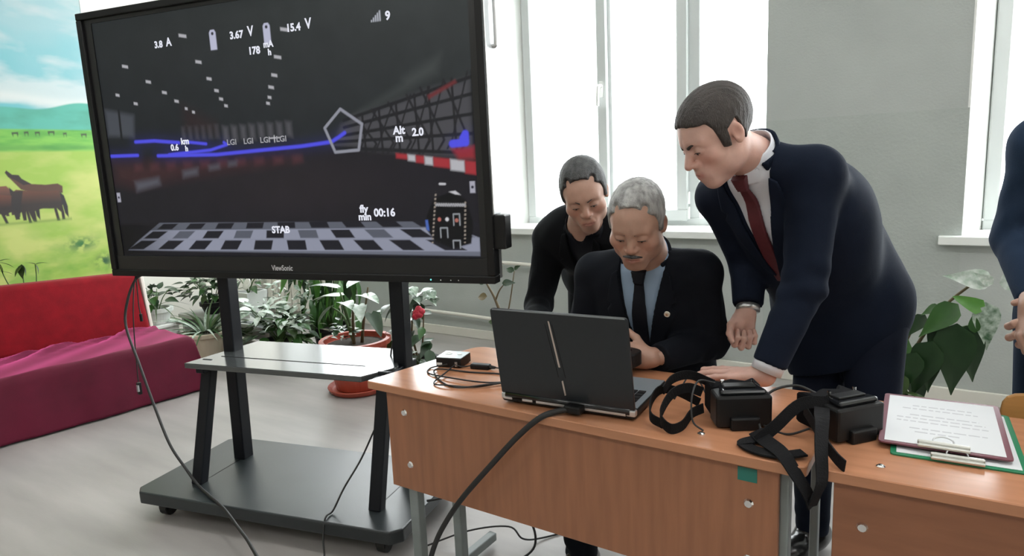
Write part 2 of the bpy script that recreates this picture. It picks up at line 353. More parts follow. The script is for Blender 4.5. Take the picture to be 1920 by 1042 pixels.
def paint_screen(u, v):
    s = .0033
    C = np.ones(u.shape+(3,))
    tt = np.clip((v-.5)/.5, 0, 1)[..., None]; uu = np.clip(u/1.8, 0, 1)[..., None]
    top = lerp(lerp(lin((29, 32, 38)), lin((40, 44, 47)), uu), lerp(lin((38, 42, 44)), lin((57, 62, 62)), uu), tt)
    low = lerp(lin((30, 29, 36)), lin((41, 37, 42)), np.exp(-((u-1.0)/.5)**2-((v-.36)/.14)**2)[..., None])
    k = np.clip((v-.47)/.06, 0, 1)[..., None]; C = low*(1-k)+top*k
    C = C*(.86+.28*nz2(u*18, v*18, 3)[..., None])
    A = lambda poly: .5-sd_poly(u, v, poly)/s
    B = lambda pts, w: .5-(sd_line(u, v, pts)-w)/s
    soft = lambda poly, w: .5-sd_poly(u, v, poly)/w
    # hall windows on the left and at the back
    C = put(C, lin((74, 78, 86)), soft([(.077, .709), (.238, .676), (.223, .585), (.073, .597)], .02)*.85)
    C = put(C, lin((30, 32, 36)), B([(.155, .70), (.15, .58)], .006))
    for x in np.arange(.48, .66, .034): C = put(C, lin((72, 72, 78)), soft([(x, .615), (x+.022, .613), (x+.022, .556), (x, .56)], .012)*.6)
    for x in np.arange(.69, 1.0, .043): C = put(C, lin((82, 82, 88)), soft([(x, .607), (x+.03, .60), (x+.03, .54), (x, .55)], .014)*.7)
    C = put(C, lin((60, 34, 36)), soft([(.50, .70), (.66, .62), (.66, .58), (.50, .60)], .05)*.35)
    # right wall of panels with trusses
    W = [(1.24, .575), (1.288, .60), (1.582, .668), (1.762, .70), (1.762, .43), (1.461, .467), (1.198, .502)]
    C = put(C, lin((76, 76, 81)), soft(W, .03)*.85)
    C = put(C, lin((66, 71, 71)), soft([(1.29, .605), (1.50, .70), (1.50, .72), (1.66, .79), (1.64, .72), (1.45, .65)], .03)*.7)
    for a, b in (((1.25, .59), (1.76, .70)), ((1.25, .565), (1.76, .645)), ((1.22, .535), (1.76, .58)), ((1.2, .515), (1.76, .515)), ((1.2, .495), (1.76, .45))):
        C = put(C, lin((33, 34, 38)), B([a, b], .006)*.9)
    for i, x in enumerate((1.33, 1.40, 1.47, 1.545, 1.60, 1.69)):
        C = put(C, lin((34, 34, 38)), B([(x, .60+.02*i), (x+.005, .46)], .0045)*.9)
        C = put(C, lin((36, 36, 40)), B([(x-.03, .60+.02*i), (x+.05, .50), (x+.02, .46)], .0045)*.85)
        C = put(C, lin((36, 36, 40)), B([(x+.06, .62+.02*i), (x-.01, .50), (x-.03, .47)], .0035)*.85)
    C = put(C, lin((24, 24, 27)), soft([(1.762, .72), (1.775, .72), (1.775, .42), (1.755, .42)], .01))
    C = put(C, lin((112, 48, 52)), soft([(1.595, .653), (1.704, .697), (1.71, .685), (1.6, .638)], .008)*.8)
    # kerbs
    C = put(C, lin((62, 40, 44)), soft([(.082, .495), (.45, .483), (1.04, .48), (1.04, .455), (.434, .40), (.193, .37), (.075, .40)], .05)*.75)
    for x in np.arange(.2, 1.05, .09): C = put(C, lin((92, 52, 58)), soft([(x, .475), (x+.045, .475), (x+.045, .45), (x, .445)], .02)*.5)
    for p in ([(.19, .405), (.33, .42), (.335, .385), (.195, .36)], [(.46, .44), (.545, .45), (.54, .42), (.46, .41)], [(.60, .455), (.655, .46), (.655, .44), (.60, .435)], [(.70, .465), (.745, .468), (.74, .45), (.70, .447)]):
        C = put(C, lin((88, 88, 98)), soft(p, .02)*.75)
    for i, (a, b) in enumerate(((1.456, 1.503), (1.503, 1.534), (1.534, 1.569), (1.569, 1.602), (1.602, 1.667), (1.667, 1.722), (1.722, 1.764))):
        za = .464-(a-1.456)*.14; zb = .464-(b-1.456)*.14; h = .018+.03*(a-1.456)/.3
        C = put(C, lin((168, 52, 60)) if i % 2 == 0 else lin((190, 190, 196)), soft([(a, za), (b, zb), (b, zb-h), (a, za-h)], .008)*.9)
    C = put(C, lin((150, 46, 54)), soft([(1.673, .470), (1.763, .475), (1.763, .43), (1.70, .43)], .015)*.8)
    # glowing blue track
    for pts, w in (([(.225, .567), (.33, .566), (.46, .552)], .0066), ([(.078, .515), (.228, .512)], .0066), ([(.50, .553), (.60, .540)], .0056), ([(.69, .541), (.704, .532), (.62, .515), (.40, .507)], .0056), ([(.339, .505), (.646, .496), (1.055, .508), (1.19, .517), (1.225, .533), (1.25, .546)], .0066), ([(1.68, .485), (1.73, .487), (1.73, .515), (1.72, .50)], .013)):
        C = put(C, lin((84, 84, 236)), (.5-(sd_line(u, v, pts)-w)/.006)); C = C+.08*np.exp(-np.clip(sd_line(u, v, pts)/.028, 0, 9)**2)[..., None]*lin((50, 50, 190))
    # ceiling lights of the hall
    for x, y, w in ((.546,.957,14),(.61,.853,11),(.653,.786,9),(.683,.739,8),(.701,.706,7),(.721,.679,6),(.987,.836,12),(.964,.773,10),(.944,.731,9),(.932,.695,6),(.922,.674,6),(.224,.87,12),(.339,.8,10),(.417,.752,9),(.475,.714,8),(.161,.761,8),(.255,.72,8),(.52,.682,5),(.555,.666,5),(1.03,.929,14)):
        hw = w*.00135; C = put(C, lin((186, 186, 192)), .5-(np.maximum(np.abs(u-x)/1-hw, (np.abs(v-y+(u-x)*.22)-.0045-hw*.08)))/.004)
    # gate outline
    pent = [(1.24, .631), (1.326, .573), (1.304, .482), (1.203, .479), (1.166, .568), (1.24, .631)]
    C = put(C, lin((150, 152, 164)), B(pent, .0055))
    # start grid: chequered strip
    strip = [(.30, .228), (1.60, .218), (1.762, .16), (1.762, .096), (.10, .112), (.16, .150)]
    C = put(C, lin((112, 116, 130)), soft(strip, .006))
    edges = np.array([.228, .197, .158, .112]); col_dark = lin((32, 32, 40))
    for r in range(3):
        y1, y0 = edges[r], edges[r+1]; ym = (y0+y1)/2
        inner = [(-9, y1-.004), (9, y1-.004), (9, y0+.006), (-9, y0+.006)]
        sc = 1+.26*(1-(y0+y1)/2/.21)*1.1
        per = .152*(1+.75*(.213-ym)); k = np.arange(-9, 10)
        lay = lin((150, 154, 172)) if r else lin((98, 102, 114))
        C = put(C, lay, np.minimum(soft(strip, .006), .5-(np.abs(v-ym)-(y1-y0)/2)/s)*.95)
        for q in k:
            cx = .95+per*(q+.5*(r % 2))+.02*r; lean = (cx-.95)*.95
            hw = per*.27; h2 = (y1-y0)/2-.004
            poly = [(cx-hw+lean*h2*-3, ym+h2), (cx+hw+lean*h2*-3, ym+h2), (cx+hw+lean*h2*3, ym-h2), (cx-hw+lean*h2*3, ym-h2)]
            if cx-hw > .20-.03*r and cx+hw < 1.76: C = put(C, col_dark if (r != 1 or q % 2) else lin((92, 96, 108)), A(poly)*.97)
    fade = np.clip((.42-u)/.32, 0, 1)*np.clip((.235-v)/.02, 0, 1)*np.clip((v-.09)/.005, 0, 1); C = C*(1-.62*fade[..., None])
    C = put(C, lin((20, 21, 27)), .5-(v-.094)/s)
    # drone overlay at the lower right
    C = put(C, lin((15, 16, 19)), soft([(1.655,.318),(1.69,.312),(1.72,.29),(1.742,.21),(1.73,.140),(1.657,.122),(1.588,.15),(1.557,.193),(1.562,.24),(1.596,.30)], .006))
    C = put(C, lin((80, 110, 190)), soft([(1.556, .225), (1.566, .225), (1.570, .185), (1.558, .19)], .005))
    for a, b in (((1.604, .319), (1.578, .136)), ((1.716, .283), (1.706, .145))):
        C = put(C, lin((150, 140, 130)), B([a, b], .0035)*(np.mod(v*1000, 14) < 8))
    C = put(C, lin((170, 170, 174)), B([(1.605, .278), (1.712, .275)], .006)*(.45+.55*(np.mod(u*1000+v*600, 9) < 5)))
    for x0, y1, x1, y0 in ((1.614,.196,1.641,.162),(1.667,.244,1.691,.205),(1.661,.151,1.688,.124)):
        C = put(C, lin((160, 165, 170)), B([(x0, y0), (x0, y1), (x1, y1), (x1, y0)], .0022))
    for x, y, c in ((1.612, .226, (190, 110, 100)), (1.642, .226, (215, 215, 220)), (1.679, .222, (180, 110, 100))): C = put(C, lin(c), .5-(np.hypot(u-x, v-y)-.007)/s)
    C = put(C, lin((205, 205, 210)), soft([(1.655, .322), (1.68, .325), (1.70, .31), (1.68, .312)], .004)); C = put(C, lin((200, 200, 205)), B([(1.622, .35), (1.642, .349)], .004))
    # side handles of the panel
    for x0, y1, x1, y0 in ((.076, .362, .097, .318), (1.735, .356, 1.757, .315)):
        C = put(C, lin((176, 176, 190)), .5-np.maximum(np.abs(u-(x0+x1)/2)-.010, np.abs(v-(y0+y1)/2)-.02)/s); C = put(C, lin((30, 30, 50)), .5-(np.hypot(u-(x0+x1)/2, v-(y0+y1)/2)-.005)/s)
    # battery symbols
    for x, y in ((.694, .928), (.949, .925)):
        C = put(C, lin((196, 198, 222)), A([(x-.016, y-.038), (x+.016, y-.038), (x+.016, y+.026), (x+.009, y+.036), (x-.009, y+.036), (x-.016, y+.026)])); C = put(C, lin((40, 42, 50)), .5-(np.hypot(u-x, v-y-.022)-.006)/s)
    for i in range(5): C = put(C, lin((186, 190, 200)), .5-np.maximum(np.abs(u-1.398-i*.0085)-.0028, np.abs(v-.914-(i+1)*.0035)-(i+1)*.0035)/s)
    C = put(C, lin((205, 205, 210)), B([(.91, .545), (.96, .545)], .0022)); C = put(C, lin((205, 205, 210)), B([(.935, .553), (.935, .53)], .0022))
    return C
scr = picture_mesh('screen', .069, 1.768, .086, 1.056, 600, 344, paint_screen, lambda U, V: np.stack([U, np.full_like(U, .016), V], -1))
M['screen'] = mat('lit screen', (.01, .01, .01), .33, attr='print', emit=(1, 1, 1), estr=.36, spec=.12)
nt = M['screen'].node_tree
for l in list(nt.links):
    if l.to_socket.name == 'Base Color': nt.links.remove(l)
so = link('screen', scr, M['screen'], tv)
M['caption'] = mat('lit caption', (.02, .02, .02), .5, emit=lin((222, 224, 236)), estr=.46)
M['caption_dim'] = mat('dim lit caption', (.02, .02, .02), .5, emit=lin((150, 150, 156)), estr=.44)
for body, size, x, y, k in (('3.8', .035, .419, .936, 1), ('A', .044, .473, .940, .9), ('3.67', .037, .809, .932, 1), ('V', .050, .876, .938, .85), ('15.4', .037, 1.070, .931, 1), ('V', .050, 1.136, .937, .85), ('178', .037, .884, .868, 1), ('mA', .032, .951, .885, .95), ('h', .031, .954, .856, 1), ('9', .040, 1.464, .927, 1),
        ('0.6', .034, .436, .533, 1), ('km', .034, .494, .555, 1), ('h', .030, .498, .526, 1), ('Alt', .038, 1.476, .541, 1), ('m', .040, 1.475, .515, 1), ('2.0', .037, 1.550, .531, 1), ('fly', .038, 1.306, .268, 1), ('min', .037, 1.308, .239, 1), ('00:16', .040, 1.392, .253, 1), ('STAB', .037, .922, .194, 1)):
    font('caption', body, size, M['caption'], tv, (x, .0145, y), bold=.0015, sx=k)
for x, b in ((.73, 'LGI'), (.812, 'LGI'), (.892, 'LGI'), (.968, 'LGI')): font('caption', b, .030, M['caption_dim'], tv, (x, .0145, .539), bold=.0008, sx=1.1)
font('lettering', 'ViewSonic', .030, mat('printed lettering', (.6, .6, .62), .5), tv, (.915, .0085, .044), bold=.0006, sx=.8)
MB().ball((1.571, .004, .012), .005).build('indicator_light', mat('teal led', (.02, .1, .1), .5, emit=(.1, .8, .75), estr=1.5), tv)
for x in (1.61, 1.65, 1.68): MB().ball((x, .002, .011), .0032, 8, 4).build('button', M['silver'], tv)

# ------------------------------------------------------------------ desks
wood = mat('beech laminate upright', s2l(152, 102, 74), .38, noise=.13, nscale=7, nstretch=(7, 7, .6), detail=6, bump=.02, bscale=30)
wood_top = mat('beech laminate top', s2l(180, 126, 94), .22, noise=.10, nscale=6, nstretch=(.5, 6, 6), detail=6)
edge_m = mat('beech edging', s2l(150, 96, 70), .4)
DZ = .72
def screw(parent, x, y, z, ax):
    m = MB()
    if ax == 'z': m.lathe([(.0085, 0), (.0085, .002), (.005, .0045), (.001, .005)], (x, y, z), 10)
    else: m.tube([(x, y, z), (x, y-.004, z)], [.011, .008], 10)
    m.build('screw', M['chrome'], parent, smooth=False)
def rounded(poly, r, n=4):
    out = []
    for i, p in enumerate(poly):
        a = Vector(poly[i-1]); b = Vector(p); c = Vector(poly[(i+1) % len(poly)]); u = (a-b).normalized(); w = (c-b).normalized()
        rr = r[i] if hasattr(r, '__len__') else r
        for k in range(n+1):
            t = k/n; q = (b+u*rr)*(1-t)**2+b*2*t*(1-t)+(b+w*rr)*t*t; out.append((q.x, q.y))
    return out
d1 = thing('school_desk', 'wooden school desk with steel legs under the open laptop', 'desk', (-.84, 1.58, 0))
def dl(p, o): return [(x-o[0], y-o[1]) for x, y in p]
DO = (-.84, 1.58)
top1 = rounded([(-1.462, 1.352), (-.236, 1.350), (-.236, 1.815), (-1.385, 1.812)], [.012, .02, .02, .05])
MB().prism(dl(top1, DO), DZ-.024, DZ).build('tabletop', wood_top, d1, bevel=.002, seg=1)
def lx(x): return x-DO[0]
def ly(y): return y-DO[1]
pn = MB().box((lx(-1.402), ly(1.372), .395), (lx(-.292), ly(1.388), .695)).build('front_panel', wood, d1, bevel=.0015, seg=1)
for x, z in ((-1.335, .635), (-1.325, .475), (-.352, .605), (-.352, .475)): screw(d1, lx(x), ly(1.372), z, 'y')
for x, y in ((-1.30, 1.475), (-1.345, 1.60), (-.47, 1.42), (-.355, 1.405)): screw(d1, lx(x), ly(y), DZ, 'z')
MB().box((lx(-.375), ly(1.3708), .655), (lx(-.335), ly(1.372), .685)).build('sticker', mat('green paper', s2l(38, 112, 100), .6), d1, label='small green sticker on the front panel')
for x in (-1.345, -.282):
    for y, nm in ((1.405, 'leg'), (1.60 if x < -1 else 1.76, 'leg')):
        MB().box((lx(x)-.012, ly(y)-.016, 0), (lx(x)+(.022 if x < -1 else .008), ly(y)+.016, DZ-.024)).build('leg', M['steel_grey'], d1, bevel=.004)
    MB().box((lx(x)-.01, ly(1.40), .02), (lx(x)+.02, ly(1.78), .05)).build('foot_bar', M['steel_grey'], d1, bevel=.004)
MB().box((lx(-1.33), ly(1.6), DZ-.06), (lx(-.29), ly(1.62), DZ-.025)).build('crossbar', M['steel_grey'], d1, bevel=.004)

d2 = thing('school_desk', 'wooden school desk at the right under the clipboards, its front panel bare', 'desk', (.43, 1.60, 0), R_(2.2))
MB().prism(rounded([(-.655, -.215), (.57, -.215), (.57, .245), (-.655, .245)], .02), DZ-.024, DZ).build('tabletop', wood_top, d2, bevel=.002, seg=1)
wood2 = mat('beech laminate', s2l(140, 92, 66), .38, noise=.10, nscale=10, nstretch=(.8, 5, 5), detail=6)
MB().box((-.628, -.195, .395), (.54, -.178, .695)).build('front_panel', wood2, d2, bevel=.0015, seg=1)
for x, z in ((-.575, .605), (-.57, .47), (.48, .605)): screw(d2, x, -.195, z, 'y')
screw(d2, -.55, -.155, DZ, 'z'); screw(d2, .45, -.155, DZ, 'z')
for x in (-.56, .52):
    for y in (-.165, .19): MB().box((x-.012, y-.02, 0), (x+.022, y+.02, DZ-.024)).build('leg', M['steel_grey'], d2, bevel=.004)
    MB().box((x-.01, -.165, .02), (x+.02, .20, .05)).build('foot_bar', M['steel_grey'], d2, bevel=.004)

# ------------------------------------------------------------------ laptop
lap = thing('laptop', 'dark grey laptop open on the desk, its lid back turned to the viewer', 'laptop', (-.811, 1.412, DZ), R_(4.7))
lw = .364
lid_m = mat('gunmetal lid', (.012, .015, .018), .36, noise=.06, nscale=90)
deck_m = mat('grey keyboard deck', (.16, .18, .20), .4)
MB().prism(rounded([(-lw/2, -.012), (lw/2, -.012), (lw/2, .25), (-lw/2, .25)], .012), .006, .022).build('base', M['black_plastic'], lap, bevel=.003)
dk = MB().box((-lw/2+.004, .02, .0218), (lw/2-.004, .246, .0235)).build('deck', deck_m, lap)
kb = MB()
for r in range(5):
    for c in range(15): kb.box((-.165+c*.022, .04+r*.021, .0235), (-.165+c*.022+.018, .04+r*.021+.017, .0258))
kb.build('keys', M['black_plastic'], lap)['kind'] = 'stuff'
MB().tube([(-lw/2+.012, -.004, .022), (lw/2-.012, -.004, .022)], .011, 10).build('hinge', M['black_gloss'], lap, smooth=True)
vt = MB()
for a, b in ((-.175, -.15), (-.12, -.09), (-.08, .16)): vt.box((a, -.014, .012), (b, -.010, .019))
vt.build('rear_vent', M['silver'], lap, bevel=.001)
for x in (-lw/2+.012, lw/2-.01): MB().box((x-.012, -.013, .012), (x+.012, .004, .028)).build('hinge_cap', M['silver'], lap, bevel=.003)
li = bpy.data.objects.new('lid', None)
def lidp(x, t, d=0):  # point on the tilted lid: x across, t up the lid, d towards the viewer
    a = R_(10); return (x, -.004-t*math.sin(a)-d*math.cos(a), .024+t*math.cos(a)-d*math.sin(a))
LH = .242
def slab(poly, d0, d1):
    n = len(poly); v = [lidp(x, t, d0) for x, t in poly]+[lidp(x, t, d1) for x, t in poly]
    return MB().add(v, [tuple(range(n))[::-1], tuple(range(n, 2*n))]+[(i, (i+1) % n, n+(i+1) % n, n+i) for i in range(n)])
lo_ = rounded([(-lw/2, .004), (lw/2, .004), (lw/2, LH), (-lw/2, LH)], [.004, .004, .01, .01])
lid = slab(lo_, -.002, .005).build('lid', lid_m, lap, bevel=.0012, seg=1)
slab([(-lw/2+.008, .02), (lw/2-.008, .02), (lw/2-.008, LH-.008), (-lw/2+.008, LH-.008)], -.0035, -.002).build('screen', M['black_gloss'], lid)
slab([(-lw/2+.006, LH-.0035), (lw/2-.006, LH-.0035), (lw/2-.008, LH-.0005), (-lw/2+.008, LH-.0005)], .0045, .0056).build('rim', mat('lid rim', (.25, .27, .28), .35, metal=.5), lid, label='pale metal rim')
stripe = mat('bronze stripe', (.55, .47, .42), .3, metal=.7)
slab([(-.021, LH-.022), (-.017, LH-.022), (-.001, .098), (-.006, .098)], .005, .0064).build('stripe', stripe, lid)
slab([(-.002, .06), (.002, .062), (.006, .022), (.002, .02)], .005, .0064).build('stripe', stripe, lid)
slab([(-.031, LH-.03), (-.0295, LH-.03), (-.009, .07), (-.0105, .07)], .005, .0054).build('groove', M['black_plastic'], lid)
slab([(-.012, LH-.03), (-.0105, LH-.03), (.010, .07), (.0085, .07)], .005, .0054).build('groove', M['black_plastic'], lid)

# small box beside the laptop with its leads
bx = thing('converter_box', 'small silver and black box at the left end of the desk', 'electronic box', (-1.325, 1.60, DZ), R_(14))
MB().box((-.043, -.038, .002), (.043, .038, .030)).build('body', M['black_plastic'], bx, bevel=.002)
MB().box((-.042, -.037, .030), (.042, .037, .0325)).build('lid', mat('brushed lid', (.50, .56, .58), .35, metal=.3), bx, bevel=.001)
MB().lathe([(.012, 0), (.012, .0012), (.009, .0012), (.009, .0002)], (-.018, .005, .0325), 14).lathe([(.007, 0), (.007, .0012)], (.02, .005, .0325), 12).build('emblem', M['white'], bx)
MB().box((-.04, -.0395, .008), (-.022, -.038, .015)).build('label', M['white'], bx)
MB().box((.022, -.0395, .006), (.03, -.038, .02)).build('port', M['silver'], bx)
for x, y in ((-.034, -.03), (.034, -.03), (-.034, .03), (.034, .03)): MB().lathe([(.006, 0), (.006, .0025)], (x, y, 0), 8).build('foot', M['rubber'], bx)
def cable(label, pts, r=.0032, n=8, name='cable', extra=None, seg=8):
    o = MB().tube(spline(pts, n), r, seg).build(name, M['rubber'], smooth=True); tag(o, label, 'cable'); return o
z0 = DZ+.003
cable('thin black lead looped loosely on the desk in front of the small silver box', [(-1.315, 1.555, .734), (-1.36, 1.53, z0), (-1.33, 1.485, z0), (-1.24, 1.47, z0+.004), (-1.12, 1.48, z0+.004), (-1.07, 1.53, z0), (-1.12, 1.575, z0), (-1.22, 1.55, z0), (-1.33, 1.52, z0+.003), (-1.26, 1.45, z0), (-1.17, 1.42, z0), (-1.09, 1.47, z0+.006), (-1.04, 1.54, z0), (-.98, 1.57, z0)], .0024)
cable('thin black lead crossing the cable coil between the small silver box and the laptop', [(-1.29, 1.56, .733), (-1.275, 1.50, z0+.006), (-1.255, 1.42, z0), (-1.20, 1.415, z0+.003), (-1.12, 1.45, z0), (-1.05, 1.50, z0+.008), (-.99, 1.53, z0)], .0022)
cn = thing('cable_adapter', 'black plug adapter lying on the desk beside the small silver box', 'adapter', (-1.215, 1.60, DZ), R_(12))
MB().box((-.035, -.012, 0), (.028, .012, .016)).build('body', M['black_plastic'], cn, bevel=.004)
MB().tube([(.028, 0, .008), (.046, 0, .007)], [.007, .004], 8).build('strain_relief', M['rubber'], cn)
MB().tube(spline([(.046, 0, .007), (.10, 0, .004), (.20, -.02, .003)], 6), .0022, 6).build('lead', M['rubber'], cn, smooth=True)
MB().tube(spline([(-.035, 0, .008), (-.06, -.012, .006), (-.085, -.015, .012)], 5), .0022, 6).build('lead', M['rubber'], cn, smooth=True)
cable('thick black cable from the laptop hanging down the desk front to the floor', [(-.775, 1.395, .735), (-.807, 1.372, .733), (-.847, 1.345, .718), (-.905, 1.33, .665), (-.973, 1.32, .589), (-1.082, 1.31, .462), (-1.145, 1.30, .37), (-1.173, 1.28, .30), (-1.20, 1.23, .16), (-1.25, 1.12, .04), (-1.3, 1.0, .008), (-1.4, .8, .008)], .0075, seg=10)
MB().box((-.80, 1.375, .727), (-.755, 1.405, .747)).build('cable_plug', M['black_plastic'], bpy.data.objects['cable.002'], bevel=.004, world=True)

# ------------------------------------------------------------------ video goggles
strap_m = mat('black webbing strap', (.005, .005, .006), .8, spec=.2, bump=.3, bscale=400)
foam_m = mat('black face foam', (.005, .005, .006), .95, spec=.1)
def ribbon(pts, w, t, up=None):
    """flat strap along the points; per-point sideways direction"""
    P = spline(pts, 6); m = MB(); v = []; n = len(P)
    for i, p in enumerate(P):
        d = (P[min(i+1, n-1)]-P[max(0, i-1)]).normalized(); u = Vector(up if up else (0, 0, 1))
        s = (u-d*u.dot(d)); s = s.normalized() if s.length > .05 else d.orthogonal().normalized(); nn = d.cross(s)
        for a, b in ((-1,-1),(1,-1),(1,1),(-1,1)): v.append(tuple(p+s*a*w/2+nn*b*t/2))
    f = [(i*4+k, i*4+(k+1) % 4, (i+1)*4+(k+1) % 4, (i+1)*4+k) for i in range(n-1) for k in range(4)]+[(3, 2, 1, 0), (n*4-4, n*4-3, n*4-2, n*4-1)]
    return m.add(v, f)
def goggles(t, sx=1):
    """boxy video goggles, front to -y, straps added by the caller"""
    W, D, Hh = .126, .070, .090
    m = MB().prism([(-W/2, -D/2), (W/2, -D/2), (W/2, D/2-.01), (W/2-.018, D/2), (-W/2+.018, D/2), (-W/2, D/2-.01)], .004, Hh-.012)
    m.build('shell', M['black_plastic'], t, bevel=.006)
    MB().prism([(-W/2+.010, -.028), (W/2-.010, -.028), (W/2-.020, .028), (-W/2+.020, .028)], Hh-.012, Hh).build('top_cover', M['black_gloss'], t, bevel=.006)
    MB().box((-W/2+.03, -D/2-.012, .0), (W/2-.03, -D/2+.01, .03)).build('front_step', M['black_plastic'], t, bevel=.004)
    MB().box((-.04, -.012, Hh), (.032, .016, Hh+.005)).build('button_plate', M['black_plastic'], t, bevel=.002)
    for x in (-.036, .032): MB().tube([(x, .02, Hh), (x, .02, Hh+.010)], .004, 8).build('antenna_socket', M['chrome'], t)
    f = MB().prism([(-W/2+.004, D/2-.006), (W/2-.004, D/2-.006), (W/2-.004, D/2+.062), (.03, D/2+.036), (0, D/2+.052), (-.03, D/2+.036), (-W/2+.004, D/2+.062)], .006, Hh-.008)
    f.build('face_foam', foam_m, t, bevel=.008)
g1 = thing('video_goggles', 'black video goggles on the desk beside the laptop, strap curled to their left', 'goggles', (-.412, 1.520, DZ), R_(32))
goggles(g1)
for p, w in (([(-.075, .06, .06), (-.13, .05, .075), (-.19, .03, .065), (-.235, -.01, .03), (-.215, -.045, .014), (-.17, -.03, .014), (-.13, .0, .03), (-.085, .02, .035)], .028), ([(-.08, .07, .03), (-.15, .10, .05), (-.21, .085, .06), (-.25, .05, .045), (-.262, .01, .022), (-.23, -.02, .014)], .026), ([(-.04, .085, .07), (-.10, .105, .088), (-.165, .09, .085), (-.21, .05, .07)], .026)):
    ribbon([(-.07+(x+.07)*.70 if x < -.07 else x, yy-.005, zz) for x, yy, zz in p], w*.85, .003).build('strap', strap_m, g1)
MB().tube(spline([(-.05, .03, .09), (-.09, .02, .10), (-.115, -.02, .075), (-.12, -.05, .03), (-.10, -.065, .012)], 6), .0022, 6).build('lead', M['rubber'], g1, smooth=True)
g2 = thing('video_goggles', 'black video goggles at the desk joint, strap hanging over the table edge', 'goggles', (-.190, 1.560, DZ), R_(52))
goggles(g2)
for p, w in (([(-.075, .05, .055), (-.10, .0, .05), (-.125, -.06, .035), (-.135, -.105, .018), (-.14, -.135, .012)], .026),):
    ribbon(p, w, .003, (0, 0, 1)).build('strap', strap_m, g2)
def wloc(t, p):
    q = (Matrix.Translation(t.location) @ Matrix.Rotation(t.rotation_euler[2], 4, 'Z')).inverted() @ Vector(p); return tuple(q)
W2 = lambda pts: [wloc(g2, p) for p in pts]
ribbon(W2([(-.235, 1.50, .795), (-.225, 1.44, .79), (-.215, 1.38, .755), (-.205, 1.335, .71), (-.212, 1.325, .68), (-.220, 1.325, .655)]), .030, .003, (1, .2, 0)).build('strap', strap_m, g2)
ribbon(W2([(-.36, 1.455, .735), (-.325, 1.405, .738), (-.285, 1.365, .735), (-.252, 1.335, .71), (-.228, 1.325, .68), (-.219, 1.325, .655)]), .032, .003, (1, .5, .3)).build('strap', strap_m, g2)
ribbon(W2([(-.345, 1.44, .728), (-.37, 1.40, .727), (-.34, 1.375, .727), (-.29, 1.37, .729), (-.25, 1.40, .73)]), .03, .004, (.3, 1, 0)).build('strap', strap_m, g2)
ribbon(W2([(-.225, 1.53, .80), (-.275, 1.49, .80), (-.315, 1.445, .76), (-.345, 1.415, .73)]), .026, .003, (0, .3, 1)).build('strap', strap_m, g2)
MB().tube(spline(W2([(-.26, 1.60, .79), (-.31, 1.61, .80), (-.36, 1.58, .785), (-.372, 1.53, .75), (-.35, 1.47, .727), (-.31, 1.43, .725)]), 6), .003, 6).build('lead', M['rubber'], g2, smooth=True)
cable('short black lead crossing the desk between the two pairs of goggles', [(-.375, 1.52, .735), (-.34, 1.51, z0), (-.30, 1.50, z0), (-.26, 1.51, .74)], .0026)
cable('thin black wire arching up from the desk just right of the laptop', [(-.60, 1.60, z0), (-.592, 1.64, .75), (-.58, 1.665, .772), (-.56, 1.68, .75), (-.535, 1.66, z0)], .0022)

# ------------------------------------------------------------------ clipboards
def clipboard(name_label, loc, rz, colr, z):
    t = thing('clipboard', name_label, 'clipboard', (loc[0], loc[1], z), rz)
    MB().prism(rounded([(-.115, -.16), (.115, -.16), (.115, .16), (-.115, .16)], .01), 0, .004).build('board', mat('board', colr, .5), t, bevel=.0008, seg=1)
    pa = MB().box((-.104, -.150, .004), (.104, .147, .0048)).build('paper', M['paper'], t)
    cl = MB().prism([(-.045, -.165), (.045, -.165), (.04, -.135), (-.04, -.135)], .005, .011).tube([(-.045, -.15, .011), (.045, -.15, .011)], .005, 8).build('clip', mat('clip metal', (.6, .6, .56), .3, metal=.8), t, bevel=.0015, seg=1)
    MB().tube(spline([(-.018, -.155, .010), (-.016, -.137, .017), (.0, -.128, .019), (.016, -.137, .017), (.018, -.155, .010)], 5), .0018, 6).build('loop', M['silver'], t, smooth=True)
    return t, pa
cg, pg = clipboard('green clipboard with white paper, lying under the burgundy one', (.0, 1.660), R_(4), s2l(30, 120, 82), DZ)
cb, pb = clipboard('burgundy clipboard with a typed sheet, on top of the green one', (-.022, 1.685), R_(3), s2l(112, 62, 74), DZ+.012)
tx = MB()
for r, (a, b) in ((1, (-.055, .06)), (2, (-.075, .07)), (4, (-.06, .07)), (5, (-.085, .08)), (6, (-.085, .084)), (8, (-.06, .08)), (9, (-.05, .03))):
    y = .105-r*.021; x = a
    while x < b:
        w = random.uniform(.008, .024); tx.box((x, y, .0048), (min(x+w, b), y+.006, .00495)); x += w+.004
tx.build('printed_lines', M['ink'], pb)['kind'] = 'stuff'
# chair behind the right-hand desk: ochre plywood back
def school_chair(label, loc, rz, ply, group=None):
    t = thing('school_chair', label, 'chair', loc, rz, group)
    MB().prism(rounded([(-.19, -.19), (.19, -.19), (.17, .19), (-.17, .19)], .05), .43, .445).build('seat', ply, t, bevel=.004)
    bk = MB(); pts = rounded([(-.19, .60), (.19, .60), (.19, .765), (-.19, .765)], .045)
    bk.prism(pts, .185, .197, 'y').build('backrest', ply, t, bevel=.004)
    for s in (-1, 1):
        MB().tube([(s*.175, -.19, 0), (s*.165, -.17, .43)], .011, 8).build('leg', M['steel_grey'], t, smooth=True)
        MB().tube(spline([(s*.175, .22, 0), (s*.165, .19, .43), (s*.165, .205, .75)], 5), .011, 8).build('leg', M['steel_grey'], t, smooth=True)
    return t
ochre = mat('ochre plywood', s2l(176, 130, 74), .45, noise=.1, nscale=8, nstretch=(1, 1, 6))
school_chair('ochre plywood school chair with its back against the right-hand desk', (.292, 1.70, 0), R_(4), ochre)
